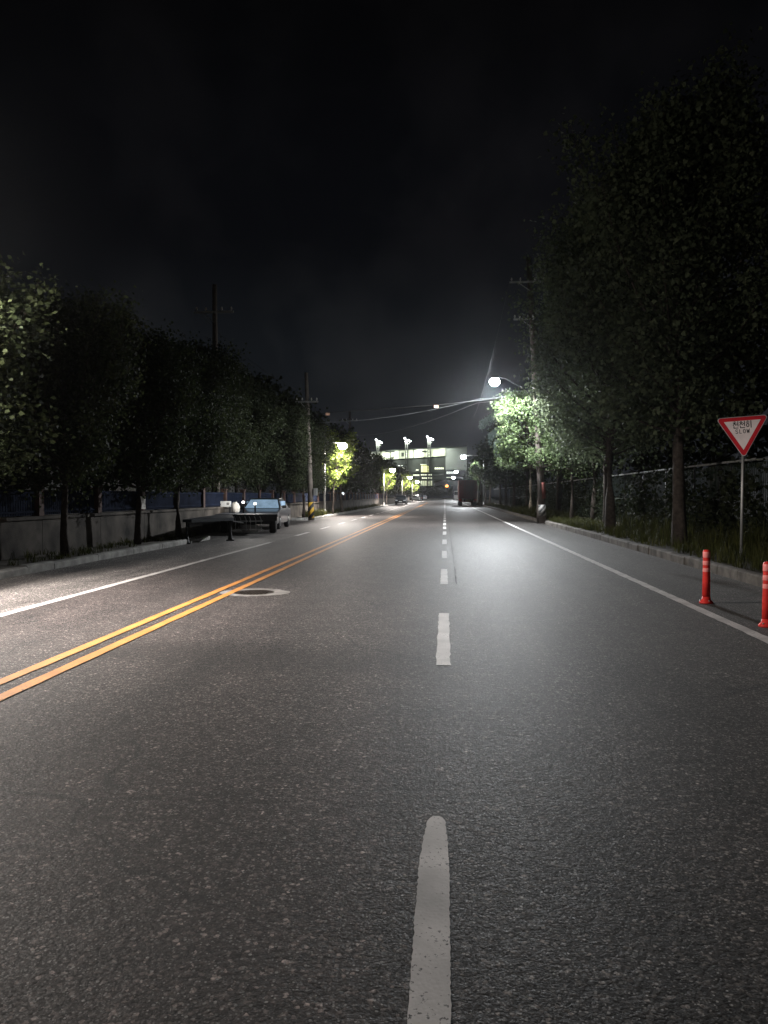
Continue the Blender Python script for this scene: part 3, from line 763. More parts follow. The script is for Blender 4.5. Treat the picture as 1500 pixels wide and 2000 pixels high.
# lamplit pale trunk right of the truck and a lit sprig under the second right lamp
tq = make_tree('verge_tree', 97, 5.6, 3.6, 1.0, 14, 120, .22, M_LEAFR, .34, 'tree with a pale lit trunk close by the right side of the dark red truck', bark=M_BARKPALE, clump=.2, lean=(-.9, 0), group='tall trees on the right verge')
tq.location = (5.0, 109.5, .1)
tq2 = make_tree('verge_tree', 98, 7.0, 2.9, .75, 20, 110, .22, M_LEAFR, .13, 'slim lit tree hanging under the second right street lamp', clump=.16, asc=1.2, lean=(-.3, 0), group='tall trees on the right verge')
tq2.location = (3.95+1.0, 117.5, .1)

# cedar whose boughs reach over the road behind the lit tree
def cedar():
    rng = np.random.default_rng(5)
    root = thing('cedar_tree', (7.2, 49.5, .1), 'cedar with drooping blue green boughs reaching over the road left of the lit tree', 'tree')
    mb = MB(); mb.tube([(0, 0, -.1), (0.05, 0, 4), (0, .05, 8), (0, 0, 11)], [.2, .16, .1, .03], 10)
    P_ = []
    specs = [(6.9, math.pi+.03, 5.0, .0), (6.2, math.pi-.06, 4.4, -.1), (5.6, math.pi+.1, 4.1, -.15), (5.1, math.pi, 3.9, -.1), (4.7, math.pi+.2, 2.9, -.1), (7.6, math.pi-.5, 2.6, .2), (8.3, math.pi+.5, 2.0, .2)]
    for k in range(16): specs.append((4.4+k*.4, k*2.1, max(.5, 2.8-k*.13), .1))
    for (z, a, ln, rise) in specs:
        ca_, sa_ = math.cos(a), math.sin(a)
        line = []
        for u in np.linspace(0, 1, 9):
            line.append(Vector((ca_*ln*u, sa_*ln*u, z - .55 + rise*u + .75*math.sin(u*2.35) - .75*u**3)))
        mb.tube(line, [.05*(1-.85*i/8) for i in range(9)], 5, caps=False)
        n = int(900*ln)
        u = np.sqrt(rng.uniform(.08, 1, n)); i0 = np.minimum((u*8).astype(int), 7); fr = (u*8-i0)[:, None]
        LA = np.array([list(q) for q in line])
        c = LA[i0]*(1-fr) + LA[i0+1]*fr
        side = rng.normal(size=n)*.34*(1.1-.6*u)
        lump = np.sin(u*23 + z*3)*.05
        q = c + np.stack([-sa_*side, ca_*side, -np.abs(rng.normal(size=n))*.22 - np.abs(side)*.35 + .05 + lump], 1)
        P_.append(q)
    pts = np.concatenate(P_)
    n = len(pts); d = rng.normal(size=(n, 3))*.5; d[:, 2] -= .75; d /= np.linalg.norm(d, axis=1)[:, None]
    s = np.cross(d, rng.normal(size=(n, 3))); s /= np.linalg.norm(s, axis=1)[:, None]
    L = rng.uniform(.07, .17, n)[:, None]
    V = np.stack([pts - s*.022, pts + s*.022, pts + d*L + s*.012, pts + d*L - s*.012], 1).reshape(-1, 3)
    i = np.arange(n)*4
    o = bpy.data.objects.new('crown', np_mesh('crown', V, np.stack([i, i+1, i+2, i+3], 1), M_NEEDLE)); COL.objects.link(o); o.parent = root
    mb.build('trunk', M_BARK, root, True)
cedar()

# taller trees behind the fences
BT = make_tree('background_tree', 101, 12.5, 2.5, 3.6, 44, 120, .34, M_LEAF, .2, 'x', asc=.7, clump=.45)
bl = [(-13.5, 17, .62), (-13.2, 23, .66), (-13.6, 28.5, .6), (-13, 34, .7), (-13.4, 41, .72), (-16, 33, .8), (-17, 52, .98), (-15.5, 63, 1.0), (-15, 76, .95), (-16, 92, .95), (-15, 110, .9)]
br = [(13, 24, 1.05), (12.5, 37, .95), (13, 52, .9), (12, 72, .95), (12, 100, 1.0), (12.5, 135, 1.0)]
first = True
for grp, lst, lb in (('trees behind the left fence', bl, 'tall dark tree standing behind the left fence'), ('trees behind the right fence', br, 'tall dark tree standing behind the right fence')):
    for i, (x_, y_, s_) in enumerate(lst):
        if first: o = BT; o.location = (x_, y_, 0); o.scale = (s_,)*3; first = False
        else: o = copy_tree(BT, (x_, y_, 0), rng0.uniform(0, 6.28), s_)
        o['label'] = lb; o['group'] = grp

# ---------------------------------------------------------------- left fence: plinth, columns, blue barred panels
M_BLUE = mat("blue_panel", (.012, .016, .030), .95, spec=.03, vary=.3, scale=3)
M_COLM = mat("brown_column", (.07, .04, .033), .8, vary=.35, scale=5, bump=.3)
fl = thing('boundary_fence', (-9.35, 0, 0), 'long left fence of pale plinth, brown columns and blue barred panels', 'fence')
mb = MB(); yy = 5.0
while yy < 200:
    mb.box((0, yy+1.5, .47), (.22, 2.985, .96)); yy += 3
mb.build('plinth', M_WALL, fl)
MB().box((.02, 102, .985), (.3, 195, .07)).build('coping', M_WALL, fl)
yy = 5.0; k = 0
while yy < 120:
    c_ = MB().box((0, yy, 1.37), (.2, .22, .7)); c_.box((0, yy, 1.74), (.26, .28, .05))
    o = c_.build('column', M_COLM, fl, bevel=.008)
    pm = MB()
    j = .16
    while j < 2.86:
        pm.box((0, yy + j, 1.33), (.02, .075, .58)); j += .098
    pm.box((.02, yy+1.5, 1.12), (.03, 2.74, .05)); pm.box((.02, yy+1.5, 1.56), (.03, 2.74, .05))
    pm.build('barred_panel', M_BLUE, fl)
    yy += 3
nb = tag(MB().box((-9.19, 22.7, 1.27), (.03, .52, .38)).build('notice_board', mat("pale_board", (.5, .47, .44), .7)), 'small pale blank notice board on the left fence behind the trees', 'sign')

# right fence: posts, top rail, bars, vines
FX = 7.55; FZ = 2.36
fr_ = thing('boundary_fence', (FX, 0, .16), 'dark right fence with a pale top rail, overgrown with vines', 'fence')
for y0, y1 in ((12, 19.3), (19.4, 34), (34.1, 50), (50.1, 75), (75.1, 120)):
    dz = random.uniform(-.04, .04)
    MB().tube([(0, y0, FZ-.16+dz), (0, y1, FZ-.16+dz*.5)], .03, 8).build('top_rail', mat('rail_steel', (.20, .20, .19), .6), fr_, True)
yy = 12.0
while yy < 120:
    MB().tube([(0, yy, -.1), (0, yy, FZ-.2)], .032, 8).build('post', M_DARK, fr_, True); yy += 3
mb = MB(); yy = 12.1
while yy < 90:
    mb.box((.0, yy, (FZ-.2)/2), (.012, .012, FZ-.25)); yy += .11
for zz in (.25, 1.2): mb.box((0, 51, zz), (.02, 78, .03))
mb.build('wire_panel', mat("dark_green_wire", (.02, .035, .025), .5), fr_)
MB().box((0, 66, .02), (.25, 108, .26)).build('footing', M_KERBR, fr_)
rng = np.random.default_rng(21)
vp = []
for k in range(230):
    yc = 12 + 70*rng.uniform()**1.4; zc = .3 + 1.8*rng.uniform()**1.3; m = int(rng.uniform(30, 110))
    vp.append(np.stack([FX - .10 + rng.normal(size=m)*.10, yc + rng.normal(size=m)*.28, zc + rng.normal(size=m)*.32], 1))
vp = np.concatenate(vp); vp = vp[vp[:, 2] > .15]
V, F = leaves(vp, .11, rng, -.3)
o = bpy.data.objects.new('climbing_vines', np_mesh('climbing_vines', V, F, M_VINE)); COL.objects.link(o); tag(o, 'climbing vines and weeds covering the right fence', 'vines', kind='stuff')

# grass and weeds
def grass(name, boxes, label, seed):
    rng = np.random.default_rng(seed); Vs = []; n0 = 0
    for (x0, x1, y0, y1, n, h) in boxes:
        nt_ = max(1, n // 9)
        tx = rng.uniform(x0, x1, nt_); ty = rng.uniform(y0, y1, nt_); th_ = h*rng.uniform(.45, 1.25, nt_)
        i = rng.integers(0, nt_, n)
        bx = tx[i] + rng.normal(size=n)*.05; by = ty[i] + rng.normal(size=n)*.05; bz = np.full(n, .13)
        hh = th_[i]*rng.uniform(.5, 1.15, n); a = rng.uniform(0, 6.28, n); ln = hh*rng.uniform(.15, .75, n)
        wx, wy = -np.sin(a)*.007, np.cos(a)*.007
        p0 = np.stack([bx-wx, by-wy, bz], 1); p1 = np.stack([bx+wx, by+wy, bz], 1)
        mx_, my_ = bx+np.cos(a)*ln*.35, by+np.sin(a)*ln*.35
        p2 = np.stack([mx_+wx*.8, my_+wy*.8, bz+hh*.65], 1); p3 = np.stack([mx_-wx*.8, my_-wy*.8, bz+hh*.65], 1)
        p4 = np.stack([bx+np.cos(a)*ln+wx*.2, by+np.sin(a)*ln, bz+hh*(1-.25*ln/hh)], 1); p5 = p4 - np.stack([wx*.4, wy*.4, 0*wx], 1)
        Vs.append(np.stack([p0, p1, p2, p3, p4, p5], 1).reshape(-1, 3))
    V = np.concatenate(Vs); i = np.arange(len(V)//6)*6
    F = np.concatenate([np.stack([i, i+1, i+2, i+3], 1), np.stack([i+3, i+2, i+4, i+5], 1)])
    o = bpy.data.objects.new(name, np_mesh(name, V, F, M_GRASS)); COL.objects.link(o)
    return tag(o, label, 'grass', kind='stuff')
grass('grass', [(5.36, 7.4, 8, 30, 9000, .38), (6.3, 7.4, 8, 30, 3500, .75), (5.36, 7.0, 30, 40, 5000, .3), (5.36, 7.3, 42, 66, 9000, .5), (5.4, 7.2, 66, 110, 3000, .4), (5.4, 6.4, 29.5, 34, 3500, .22)], 'unkempt grass and weeds growing on the right verge', 4)
grass('grass', [(-9.2, -8.15, 8, 25, 2200, .18), (-8.9, -8.1, 47.6, 53, 3200, .42), (-9.2, -8.2, 55, 100, 2500, .35)], 'thin grass tufts along the left pavement by the plinth', 5)

# ---------------------------------------------------------------- triangular road sign
sg = thing('road_sign', (6.11, 16.4, .16), 'red and white triangular SLOW road sign on a grey post', 'road sign', rz=R(-14))
MB().tube([(0, 0, -.1), (.01, 0, 1.2), (.02, 0, 2.78)], .03, 12).build('post', M_GALV, sg, True)
SC = 1.0
def rtri(rad_c, inset, n=6):
    """inverted triangle with rounded corners, centroid at the origin"""
    Hh = .866*SC
    cs = [Vector((-.5*SC, Hh/3)), Vector((0, -2*Hh/3)), Vector((.5*SC, Hh/3))]
    k = 1 - (inset + rad_c)/(Hh/3)
    out = []
    for i, c in enumerate(cs):
        cc = c*k; a0 = [R(90), R(210), R(330)][i]
        for j in range(n+1): 
            a = a0 + R(120)*j/n
            out.append((cc.x + rad_c*math.cos(a), cc.y + rad_c*math.sin(a)))
    return out
M_RED = mat("sign_red_sheet", (.55, .018, .03), .4, vary=.15, scale=5)
M_SWHITE = mat("sign_white_sheet", (.82, .72, .71), .4, vary=.10, scale=5)
zc = 2.83 - .16
pn = MB().prism([(a, b_ + zc) for a, b_ in rtri(.05, 0)], -.040, -.032, 'Y').build('sign_panel', mat("sign_back_metal", (.45, .44, .44), .5, .4), sg)
MB().prism([(a, b_ + zc) for a, b_ in rtri(.045, .012)], -.0435, -.0405, 'Y').build('red_border', M_RED, pn)
MB().prism([(a, b_ + zc) for a, b_ in rtri(.006, .088)], -.047, -.044, 'Y').build('white_face', M_SWHITE, pn)
def strokes(mb, segs, ox, oz, wx, hz, th_):
    for (x0, y0, x1, y1) in segs:
        a = Vector((ox + x0*wx, -.0485, oz + y0*hz)); b_ = Vector((ox + x1*wx, -.0485, oz + y1*hz))
        d = (b_ - a); L = d.length; u = d / L; p = Vector((-u.z, 0, u.x)) * th_/2
        a -= u*th_*.3; b_ += u*th_*.3
        f = Vector((0, -.0012, 0))
        q = [a - p, b_ - p, b_ + p, a + p]
        mb.add([v - f for v in q] + [v + f for v in q], [(0,1,2,3), (7,6,5,4), (0,4,5,1), (1,5,6,2), (2,6,7,3), (3,7,4,0)])
def ring_(cx, cy, rx, ry, n=10): 
    return [(cx+rx*math.cos(2*math.pi*i/n), cy+ry*math.sin(2*math.pi*i/n), cx+rx*math.cos(2*math.pi*(i+1)/n), cy+ry*math.sin(2*math.pi*(i+1)/n)) for i in range(n)]
cheon = [(.20, .97, .42, .97), (.06, .80, .56, .80), (.31, .80, .06, .42), (.31, .68, .56, .42), (.62, .62, .86, .62), (.88, 1.0, .88, .28), (.16, .28, .16, .02), (.16, .02, .90, .02)]
hi = [(.20, .97, .42, .97), (.04, .80, .58, .80), (.88, 1.0, .88, -.02)] + ring_(.31, .36, .21, .26)
mb = MB()
for i, g_ in enumerate((cheon, cheon, hi)): strokes(mb, g_, -.178 + i*.122, zc + .055, .108, .135, .0155)
Sx = [(.9, .85, .65, 1), (.65, 1, .3, 1), (.3, 1, .1, .85), (.1, .85, .1, .65), (.1, .65, .3, .52), (.3, .52, .7, .48), (.7, .48, .9, .33), (.9, .33, .9, .15), (.9, .15, .7, 0), (.7, 0, .3, 0), (.3, 0, .1, .15)]
Lx = [(.15, 1, .15, 0), (.15, 0, .85, 0)]
Ox = ring_(.5, .5, .42, .5, 12)
Wx = [(.0, 1, .25, 0), (.25, 0, .5, .8), (.5, .8, .75, 0), (.75, 0, 1, 1)]
for i, g_ in enumerate((Sx, Lx, Ox, Wx)): strokes(mb, g_, -.135 + i*.071, zc - .055, .048, .078, .0105)
mb.build('lettering', mat("sign_black_letters", (.02, .018, .02), .5), pn)
_t = Matrix.Translation((0, 0, zc)) @ Matrix.Rotation(R(-3.2), 4, 'Y') @ Matrix.Translation((0, 0, -zc))
pn.matrix_local = _t
for zz in (2.55, 2.28): MB().box((.02, -.012, zz), (.10, .05, .03)).build('bracket', M_GALV, sg)

# ---------------------------------------------------------------- red delineator posts
M_DEL = mat("red_post_plastic", (.74, .042, .034), .45, vary=.15, scale=8)
M_BAND = mat("coral_reflective_band", (1.0, .30, .28), .35, vary=.08, scale=20)
def delineator(loc, rz, label):
    r_ = thing('delineator_post', loc, label, 'delineator', rz=rz, group='red delineator posts')
    MB().lathe((0, 0, 0), [(.092, 0), (.092, .016), (.082, .028), (.062, .05), (.055, .09)], 24).build('base', M_DEL, r_, True)
    MB().lathe((0, 0, 0), [(.054, .085), (.052, .3), (.047, .5), (.046, .715), (.040, .735), (.018, .742)], 24).build('tube', M_DEL, r_, True)
    for z0, z1 in ((.635, .715), (.53, .59), (.435, .49)):
        MB().lathe((0, 0, 0), [(.0475, z0), (.0495, z0+.004), (.0490, z1-.004), (.0465, z1)], 24).build('reflective_band', M_BAND, r_, True)
    for k in range(3):
        a = k*2.09 + .5
        MB().lathe((.072*math.cos(a), .072*math.sin(a), .034), [(.012, 0), (.012, .012), (.006, .016)], 8).build('bolt', M_GALV, r_)
    return r_
delineator((3.62, 10.96, .001), .3, 'red delineator post standing left of the other, nearer the sign post')
delineator((3.665, 9.05, .001), 1.2, 'red delineator post cut by the right picture edge')

# ---------------------------------------------------------------- flatbed equipment trailer at left
M_STEELP = mat("pale_ramp_steel", (.62, .62, .62), .55, .3, vary=.3)
M_DECK = mat("trailer_dark_blue_steel", (.022, .026, .034), .55, vary=.4)
TR = G(487, 1043); TR.z = 0
trl = thing('flatbed_trailer', (-7.62, 29.2, 0), 'dark low flatbed trailer with raised ladder ramps parked at the left kerb', 'trailer', rz=R(11))
MB().box((0, 1.1, .72), (2.35, 3.4, .10)).build('deck', M_DECK, trl, bevel=.01)
fb = MB().box((-.75, 1.1, .60), (.12, 3.2, .16)); fb.box((.75, 1.1, .60), (.12, 3.2, .16)); fb.box((0, -.52, .62), (2.3, .10, .2)); fb.build('chassis', M_DARK, trl, bevel=.01)
for xx in (-.88, .88):
    for yy in (.75, 1.75):
        wh = MB().lathe((0, 0, 0), [(.18, -.13), (.30, -.13), (.335, -.09), (.335, .09), (.30, .13), (.18, .13)], 22).build('wheel', M_BLACK, trl, True)
        wh.rotation_euler = (0, R(90), 0); wh.location = (xx*1.08, yy, .335)
        MB().lathe((0, 0, 0), [(.06, -.10), (.18, -.128), (.185, -.10), (.185, .10), (.18, .128), (.06, .10)], 18).build('rim', M_STEELP, wh, True)
def ramp_(x0, parent):
    mb = MB()
    for k in range(3):
        xx = x0 + k*.20
        pts_ = [(xx, -.66, .16), (xx, -.70, .55)] + [(xx - .02*j - .05*(1-math.cos(j*.4)), -.70 + .05*j, .55 + .18*math.sin(min(1.57, j*.42))) for j in range(1, 5)]
        mb.tube(pts_, .016, 6)
    for zz in (.20, .52): mb.bar((x0-.06, -.69, zz), (x0+.46, -.69, zz), .035)
    mb.build('ladder_ramp', M_STEELP, parent)
ramp_(-.40, trl); ramp_(.16, trl)
MB().box((.12, -.50, .22), (.62, .02, .30)).build('mud_flap', mat("grey_flap", (.30, .30, .29), .8), trl)
for (px_, py_) in ((450, 1056), (365, 1062)):
    q = G(px_, py_)
    lq = Matrix.Rotation(-R(11), 4, 'Z') @ (Vector((q.x, q.y, 0)) - Vector((-7.62, 29.2, 0)))
    lg = MB().tube([(lq.x, lq.y, .02), (lq.x, lq.y, .74)], .035, 8)
    lg.box((lq.x, lq.y, .02), (.26, .24, .04)); lg.tube([(lq.x, lq.y, .03), (lq.x, lq.y, .26)], [.09, .04], 8)
    lg.bar((lq.x, lq.y, .66), (lq.x + .35, lq.y + .9, .56), .035)
    lg.build('support_leg', M_DARK, trl)
db = MB().prism([(-1.12, -.6), (-1.58, -6.0), (-1.3, -6.1), (-.15, -4.5), (-.52, -.6)], .665, .755, 'Z')
db.bar((-1.05, -.6, .58), (-1.45, -5.8, .58), .1, .16); db.bar((-.6, -.6, .58), (-.25, -4.4, .58), .1, .16)
db.build('drawbar_deck', M_DECK, trl)
M_WORK = emit("work_lamp_glow", (1.0, .95, .88), 5.0)
TW = Matrix.Translation((-7.62, 29.2, 0)) @ Matrix.Rotation(R(11), 4, 'Z')
for px_, py_ in ((475, 981), (498, 984)):
    q = TW.inverted() @ P(px_, py_, 30.3)
    st = MB().box((q.x, q.y + .07, (q.z+.74)/2), (.06, .06, q.z-.80)).build('stake', M_BLACK, trl)
    MB().lathe((q.x, q.y, q.z-.04), [(.045, 0), (.055, .04), (.045, .08), (.02, .09)], 10).build('work_lamp', M_WORK, st)
    l = bpy.data.lights.new('work_light', 'POINT'); l.energy = 45; l.color = (1, .96, .9); l.shadow_soft_size = .05
    lo_ = bpy.data.objects.new('work_light', l); COL.objects.link(lo_); lo_.parent = st; lo_.location = (q.x, q.y + .2, q.z+.12)
q = P(441, 988, 31.6)
wb = thing('equipment_cabinet', (q.x, 31.6, .77), 'pale boxy equipment cabinet standing on the near end of the trailer', 'cabinet', rz=R(11))
MB().box((0, 0, .36), (.42, .34, .24)).build('cabinet_body', mat("pale_cabinet_paint", (.78, .79, .78), .5), wb, bevel=.012)
fb = MB().box((-.17, 0, .12), (.06, .3, .24)); fb.box((.17, 0, .12), (.06, .3, .24)); fb.build('stand', M_DARK, wb)
MB().box((.1, -.176, .37), (.10, .01, .1)).build('door_plate', M_GALV, wb)
sk = MB().lathe((0, 0, 0), [(.10, 0), (.17, .03), (.19, .18), (.17, .32), (.09, .38)], 14).build('white_sack', mat("white_sack_cloth", (.68, .66, .62), .9, bump=.6, bscale=8), None, True)
sk.location = (P(461.5, 997, 31.6).x, 31.5, .77); sk.scale = (.85, .7, 1.15)
for v in sk.data.vertices: v.co += Vector((random.gauss(0, .018), random.gauss(0, .018), random.gauss(0, .012))); tag(sk, 'lumpy white sack beside the pale cabinet on the trailer', 'sack')

# ---------------------------------------------------------------- cars, bus, truck
M_GLASS = mat("car_glass", (.03, .035, .04), .08, vary=.1, spec=.8)
M_HEAD = mat("headlight_lens", (.75, .77, .8), .15, spec=.9)
M_TAIL = mat("tail_lens", (.35, .015, .015), .25)
M_PLATE = mat("plate_white", (.75, .75, .72), .5)
def car(name, loc, rz, col, label, cat='car', L=4.4, W=1.78, H=1.45, glass=None, van=False, rough=.3):
    r_ = thing(name, loc, label, cat, rz=rz, group=None)
    pm = mat("car_paint_%s" % label.split()[0], col, rough, .0, vary=.08, coat=.6)
    h = L/2
    if van:
        low = [(-h, .28), (h, .28), (h, .9), (h-.12, H*.52), (-h, H*.52)]
        cab = [(h-.18, H*.52), (h-.75, H*.93), (h-1.1, H), (-h+.1, H), (-h, H*.95), (-h, H*.52)]
    else:
        low = [(-h+.05, .25), (h-.05, .25), (h, .45), (h-.06, .68), (h-.25, .78), (h-1.15, .90), (-h+.75, .93), (-h+.1, .88), (-h, .6)]
        cab = [(h-1.2, .885), (h-1.85, H-.05), (h-2.15, H), (-h+1.35, H), (-h+1.05, H-.06), (-h+.45, .92)]
    MB().prism(low, -W/2, W/2, 'X').build('body', pm, r_, bevel=.05)
    # cabin tapers towards the roof
    n = len(cab); vs = []
    for s in (-1, 1):
        for (yy, zz) in cab:
            k = 0 if zz < (H*.6 if van else .95) else 1
            vs.append((s*(W/2 - .04 - (.05 if van else .17)*k), yy, zz))
    fs = [tuple(range(n)), tuple(range(2*n-1, n-1, -1))] + [(k, n+k, n+(k+1) % n, (k+1) % n) for k in range(n)]
    MB().add(vs, fs).build('cabin', pm, r_, bevel=.03)
    gl = glass or M_GLASS
    wz0, wz1 = (H*.56, H*.86) if van else (.95, H-.10)
    # windscreens follow the slope of the cabin
    def slope(a, b_, off, wdt0, wdt1, nm):
        a = Vector(a); b_ = Vector(b_); d = (b_ - a).normalized(); nrm = Vector((d.y, -d.x)) * off
        if nm == 'rear_window': nrm = -nrm
        a2 = a.lerp(b_, .08) + nrm; b2 = a.lerp(b_, .94) + nrm
        q = [(-wdt0, a2.x, a2.y), (wdt0, a2.x, a2.y), (wdt1, b2.x, b2.y), (-wdt1, b2.x, b2.y)]
        inn = [(p[0], p[1]-nrm.x*.8, p[2]-nrm.y*.8) for p in q]
        MB().add(q + inn, [(0,1,2,3), (7,6,5,4), (0,4,5,1), (1,5,6,2), (2,6,7,3), (3,7,4,0)]).build(nm, gl, r_)
    if van: slope(cab[0], cab[1], .018, W/2-.12, W/2-.2, 'windscreen')
    else: slope(cab[0], cab[1], .018, W/2-.12, W/2-.27, 'windscreen')
    ra, rb = (cab[-1], cab[-2]) if not van else ((-h, H*.56), (-h, H*.9))
    slope(ra, rb, .018, W/2-.15, W/2-.28, 'rear_window')
    for s in (-1, 1):
        y0, y1 = (-h+.3, h-.95) if van else (-h+1.2, h-1.75)
        xx = s*(W/2 - .04 - (.03 if van else .10))
        MB().box((xx, (y0+y1)/2, (wz0+wz1)/2), (.10, (y1-y0), (wz1-wz0)*.8)).build('side_window', gl, r_, bevel=.02)
        MB().box((s*(W/2+.09), h-1.45 if not van else h-.5, .98 if not van else H*.62), (.18, .09, .13)).build('wing_mirror', pm, r_, bevel=.03)
        MB().box((s*(W/2-.26), h-.08, .66), (.36, .16, .14)).build('headlight', M_HEAD, r_, bevel=.03)
        MB().box((s*(W/2-.22), -h+.06, .74), (.36, .16, .16)).build('tail_light', M_TAIL, r_, bevel=.03)
        for yy in (-h+.78, h-.82):
            wh = MB().lathe((0, 0, 0), [(.17, -.1), (.28, -.1), (.315, -.07), (.315, .07), (.28, .1), (.17, .1)], 18).build('wheel', M_BLACK, r_, True)
            wh.rotation_euler = (0, R(90), 0); wh.location = (s*(W/2-.09), yy, .315)
            MB().lathe((0, 0, 0), [(.05, -.09), (.18, -.105), (.18, .105), (.05, .09)], 14).build('rim', M_GALV, wh, True)
    MB().box((0, h+.005, .48), (.5, .03, .12)).build('number_plate', M_PLATE, r_)
    MB().box((0, -h-.005, .52), (.5, .03, .12)).build('number_plate', M_PLATE, r_)
    return r_
# car facing us behind the trailer, a glow added to its glass for the pale look
M_SCREEN = mat("pale_blue_glow_screen", (.25, .36, .5), .25, vary=.5, scale=2.4)
_b = M_SCREEN.node_tree.nodes['Principled BSDF']; _b.inputs['Emission Color'].default_value = (.40, .60, .80, 1); _b.inputs['Emission Strength'].default_value = .30
car('parked_car', (-8.2, 34.6, 0), R(180+3), (.016, .018, .022), 'dark car with a pale blue windscreen, its glow added, parked behind the flatbed trailer', L=4.1, W=1.76, H=1.36, glass=M_SCREEN)
car('parked_car', (-7.05, 124, 0), R(180), (.02, .02, .022), 'black car facing the viewer at the left kerb past the second lamp', L=4.4, H=1.5)
car('parked_car', (-7.05, 187, 0), R(180), (.72, .72, .72), 'white car parked far off at the left kerb', L=4.4, H=1.5)
car('parked_car', (-7.0, 215, 0), R(0), (.02, .02, .025), 'charcoal tall car beyond the far white car at left', L=4.6, H=1.9, van=True)
car('parked_car', (-7.0, 258, 0), R(0), (.6, .6, .62), 'pale car farthest away at the left kerb', L=4.4, H=1.5)
car('parked_car', (3.95, 180, 0), R(180), (.42, .43, .45), 'silver car parked ahead of the dark red truck, left of it', L=4.5, H=1.5)
car('minibus', (3.75, 232, 0), R(180), (.78, .78, .78), 'white minibus behind the silver car on the right', 'minibus', L=7.0, W=2.2, H=2.75, van=True)

def truck():
    r_ = thing('box_truck', (3.12, 105.75, 0), 'dark red box truck seen from behind at the right edge of the road', 'truck')
    M_TR = mat("truck_dark_red", (.075, .012, .014), .55, vary=.35, scale=1.2)
    W = 2.5
    MB().box((0, 3.9, 2.28), (W, 7.8, 2.56)).build('cargo_box', M_TR, r_, bevel=.03)
    for s in (-1, 1):
        d = MB().box((s*.615, -.018, 2.26), (1.19, .03, 2.36)).build('rear_door', M_TR, r_, bevel=.01)
        for xx in (.15, .45): MB().tube([(s*xx, -.05, 1.12), (s*xx, -.05, 3.42)], .018, 6).build('lock_bar', M_DARK, d)
        MB().box((s*1.02, -.03, .86), (.36, .06, .14)).build('tail_light', M_TAIL, r_, bevel=.01)
        MB().box((s*.42, 4.0, .82), (.14, 8.6, .26)).build('chassis_rail', M_DARK, r_)
        for yy in (1.4, 2.6, 8.6):
            wh = MB().lathe((0, 0, 0), [(.26, -.24), (.44, -.24), (.49, -.2), (.49, .2), (.44, .24), (.26, .24)], 22).build('wheel', M_BLACK, r_, True)
            wh.rotation_euler = (0, R(90), 0); wh.location = (s*.98, yy, .49)
        MB().box((s*.98, .72, .55), (.5, .02, .62)).build('mud_flap', M_BLACK, r_)
    MB().box((0, .02, .62), (2.3, .10, .14)).build('bumper', M_TR, r_, bevel=.01)
    MB().box((0, 9.05, 1.75), (2.4, 1.9, 2.5)).build('cab', mat("truck_cab_paint", (.25, .25, .26), .4), r_, bevel=.12)
    MB().box((0, -.04, .80), (.5, .02, .16)).build('number_plate', mat("plate_dull", (.25, .22, .12), .6), r_)
truck()

# ---------------------------------------------------------------- far factory at the end of the road
YB = 440
def bx(mb, x0, y0, x1, y1, Y, depth, mi=0):
    a = P(x0, y1, Y); b_ = P(x1, y0, Y)
    return mb.box(((a.x+b_.x)/2, Y + depth/2, (a.z+b_.z)/2), (abs(b_.x-a.x), depth, abs(b_.z-a.z)), None, mi)
M_BAND_W = mat("pale_cladding", (.55, .56, .50), .7, vary=.2, scale=.25)
M_GREYW = mat("grey_cladding", (.36, .37, .40), .7, vary=.1, scale=.15)
M_HALL = mat("dark_cladding", (.045, .048, .05), .7, vary=.3, scale=.2)
fac = thing('factory_building', (0, YB, 0), 'large factory across the road end with pale upper gallery and grey end block', 'factory')
def sub(o): o.parent = fac; o.matrix_parent_inverse = Matrix.Translation((0, -YB, 0)); return o
# pale gallery, its foot and roof line rising to the right
def quadblock(pts, Y, depth):
    q = [P(x_, y_, Y) for x_, y_ in pts]
    return MB().prism([(p.x, p.z) for p in q], Y, Y+depth, 'Y')
sub(quadblock([(724, 899.5), (870, 890.5), (870, 873.8), (724, 882.5)], YB, 14).build('gallery', M_BAND_W))
sub(quadblock([(722, 882.4), (913, 871.6), (913, 870.2), (722, 881)], YB-.6, 15).build('roof_edge', M_HALL))
sub(quadblock([(870.2, 917), (912, 917), (912, 871.8), (870.2, 873.7)], YB+.4, 16).build('end_block', M_GREYW))
sub(quadblock([(735, 960), (870, 960), (870, 890.6), (735, 899)], YB+.8, 12).build('lower_hall', M_HALL))
mbx = MB()
for x_ in (762, 779, 807): bx(mbx, x_, 876 if x_ > 790 else 879, x_+1.0, 897, YB-.5, .4)
bx(mbx, 753.5, 881, 771, 882.6, YB-.6, .5); bx(mbx, 824, 880, 834, 882.4, YB-.6, .5); bx(mbx, 784, 884, 789, 891, YB-.5, .3)
sub(mbx.build('gallery_seam', M_HALL))
WY = emit("window_yellow", (.75, .72, .12), 1.5); WP = emit("window_pale", (.78, .80, .55), 1.1); WD = emit("window_dim", (.40, .42, .22), .8); WW = emit("window_white", (.75, .78, .80), .8)
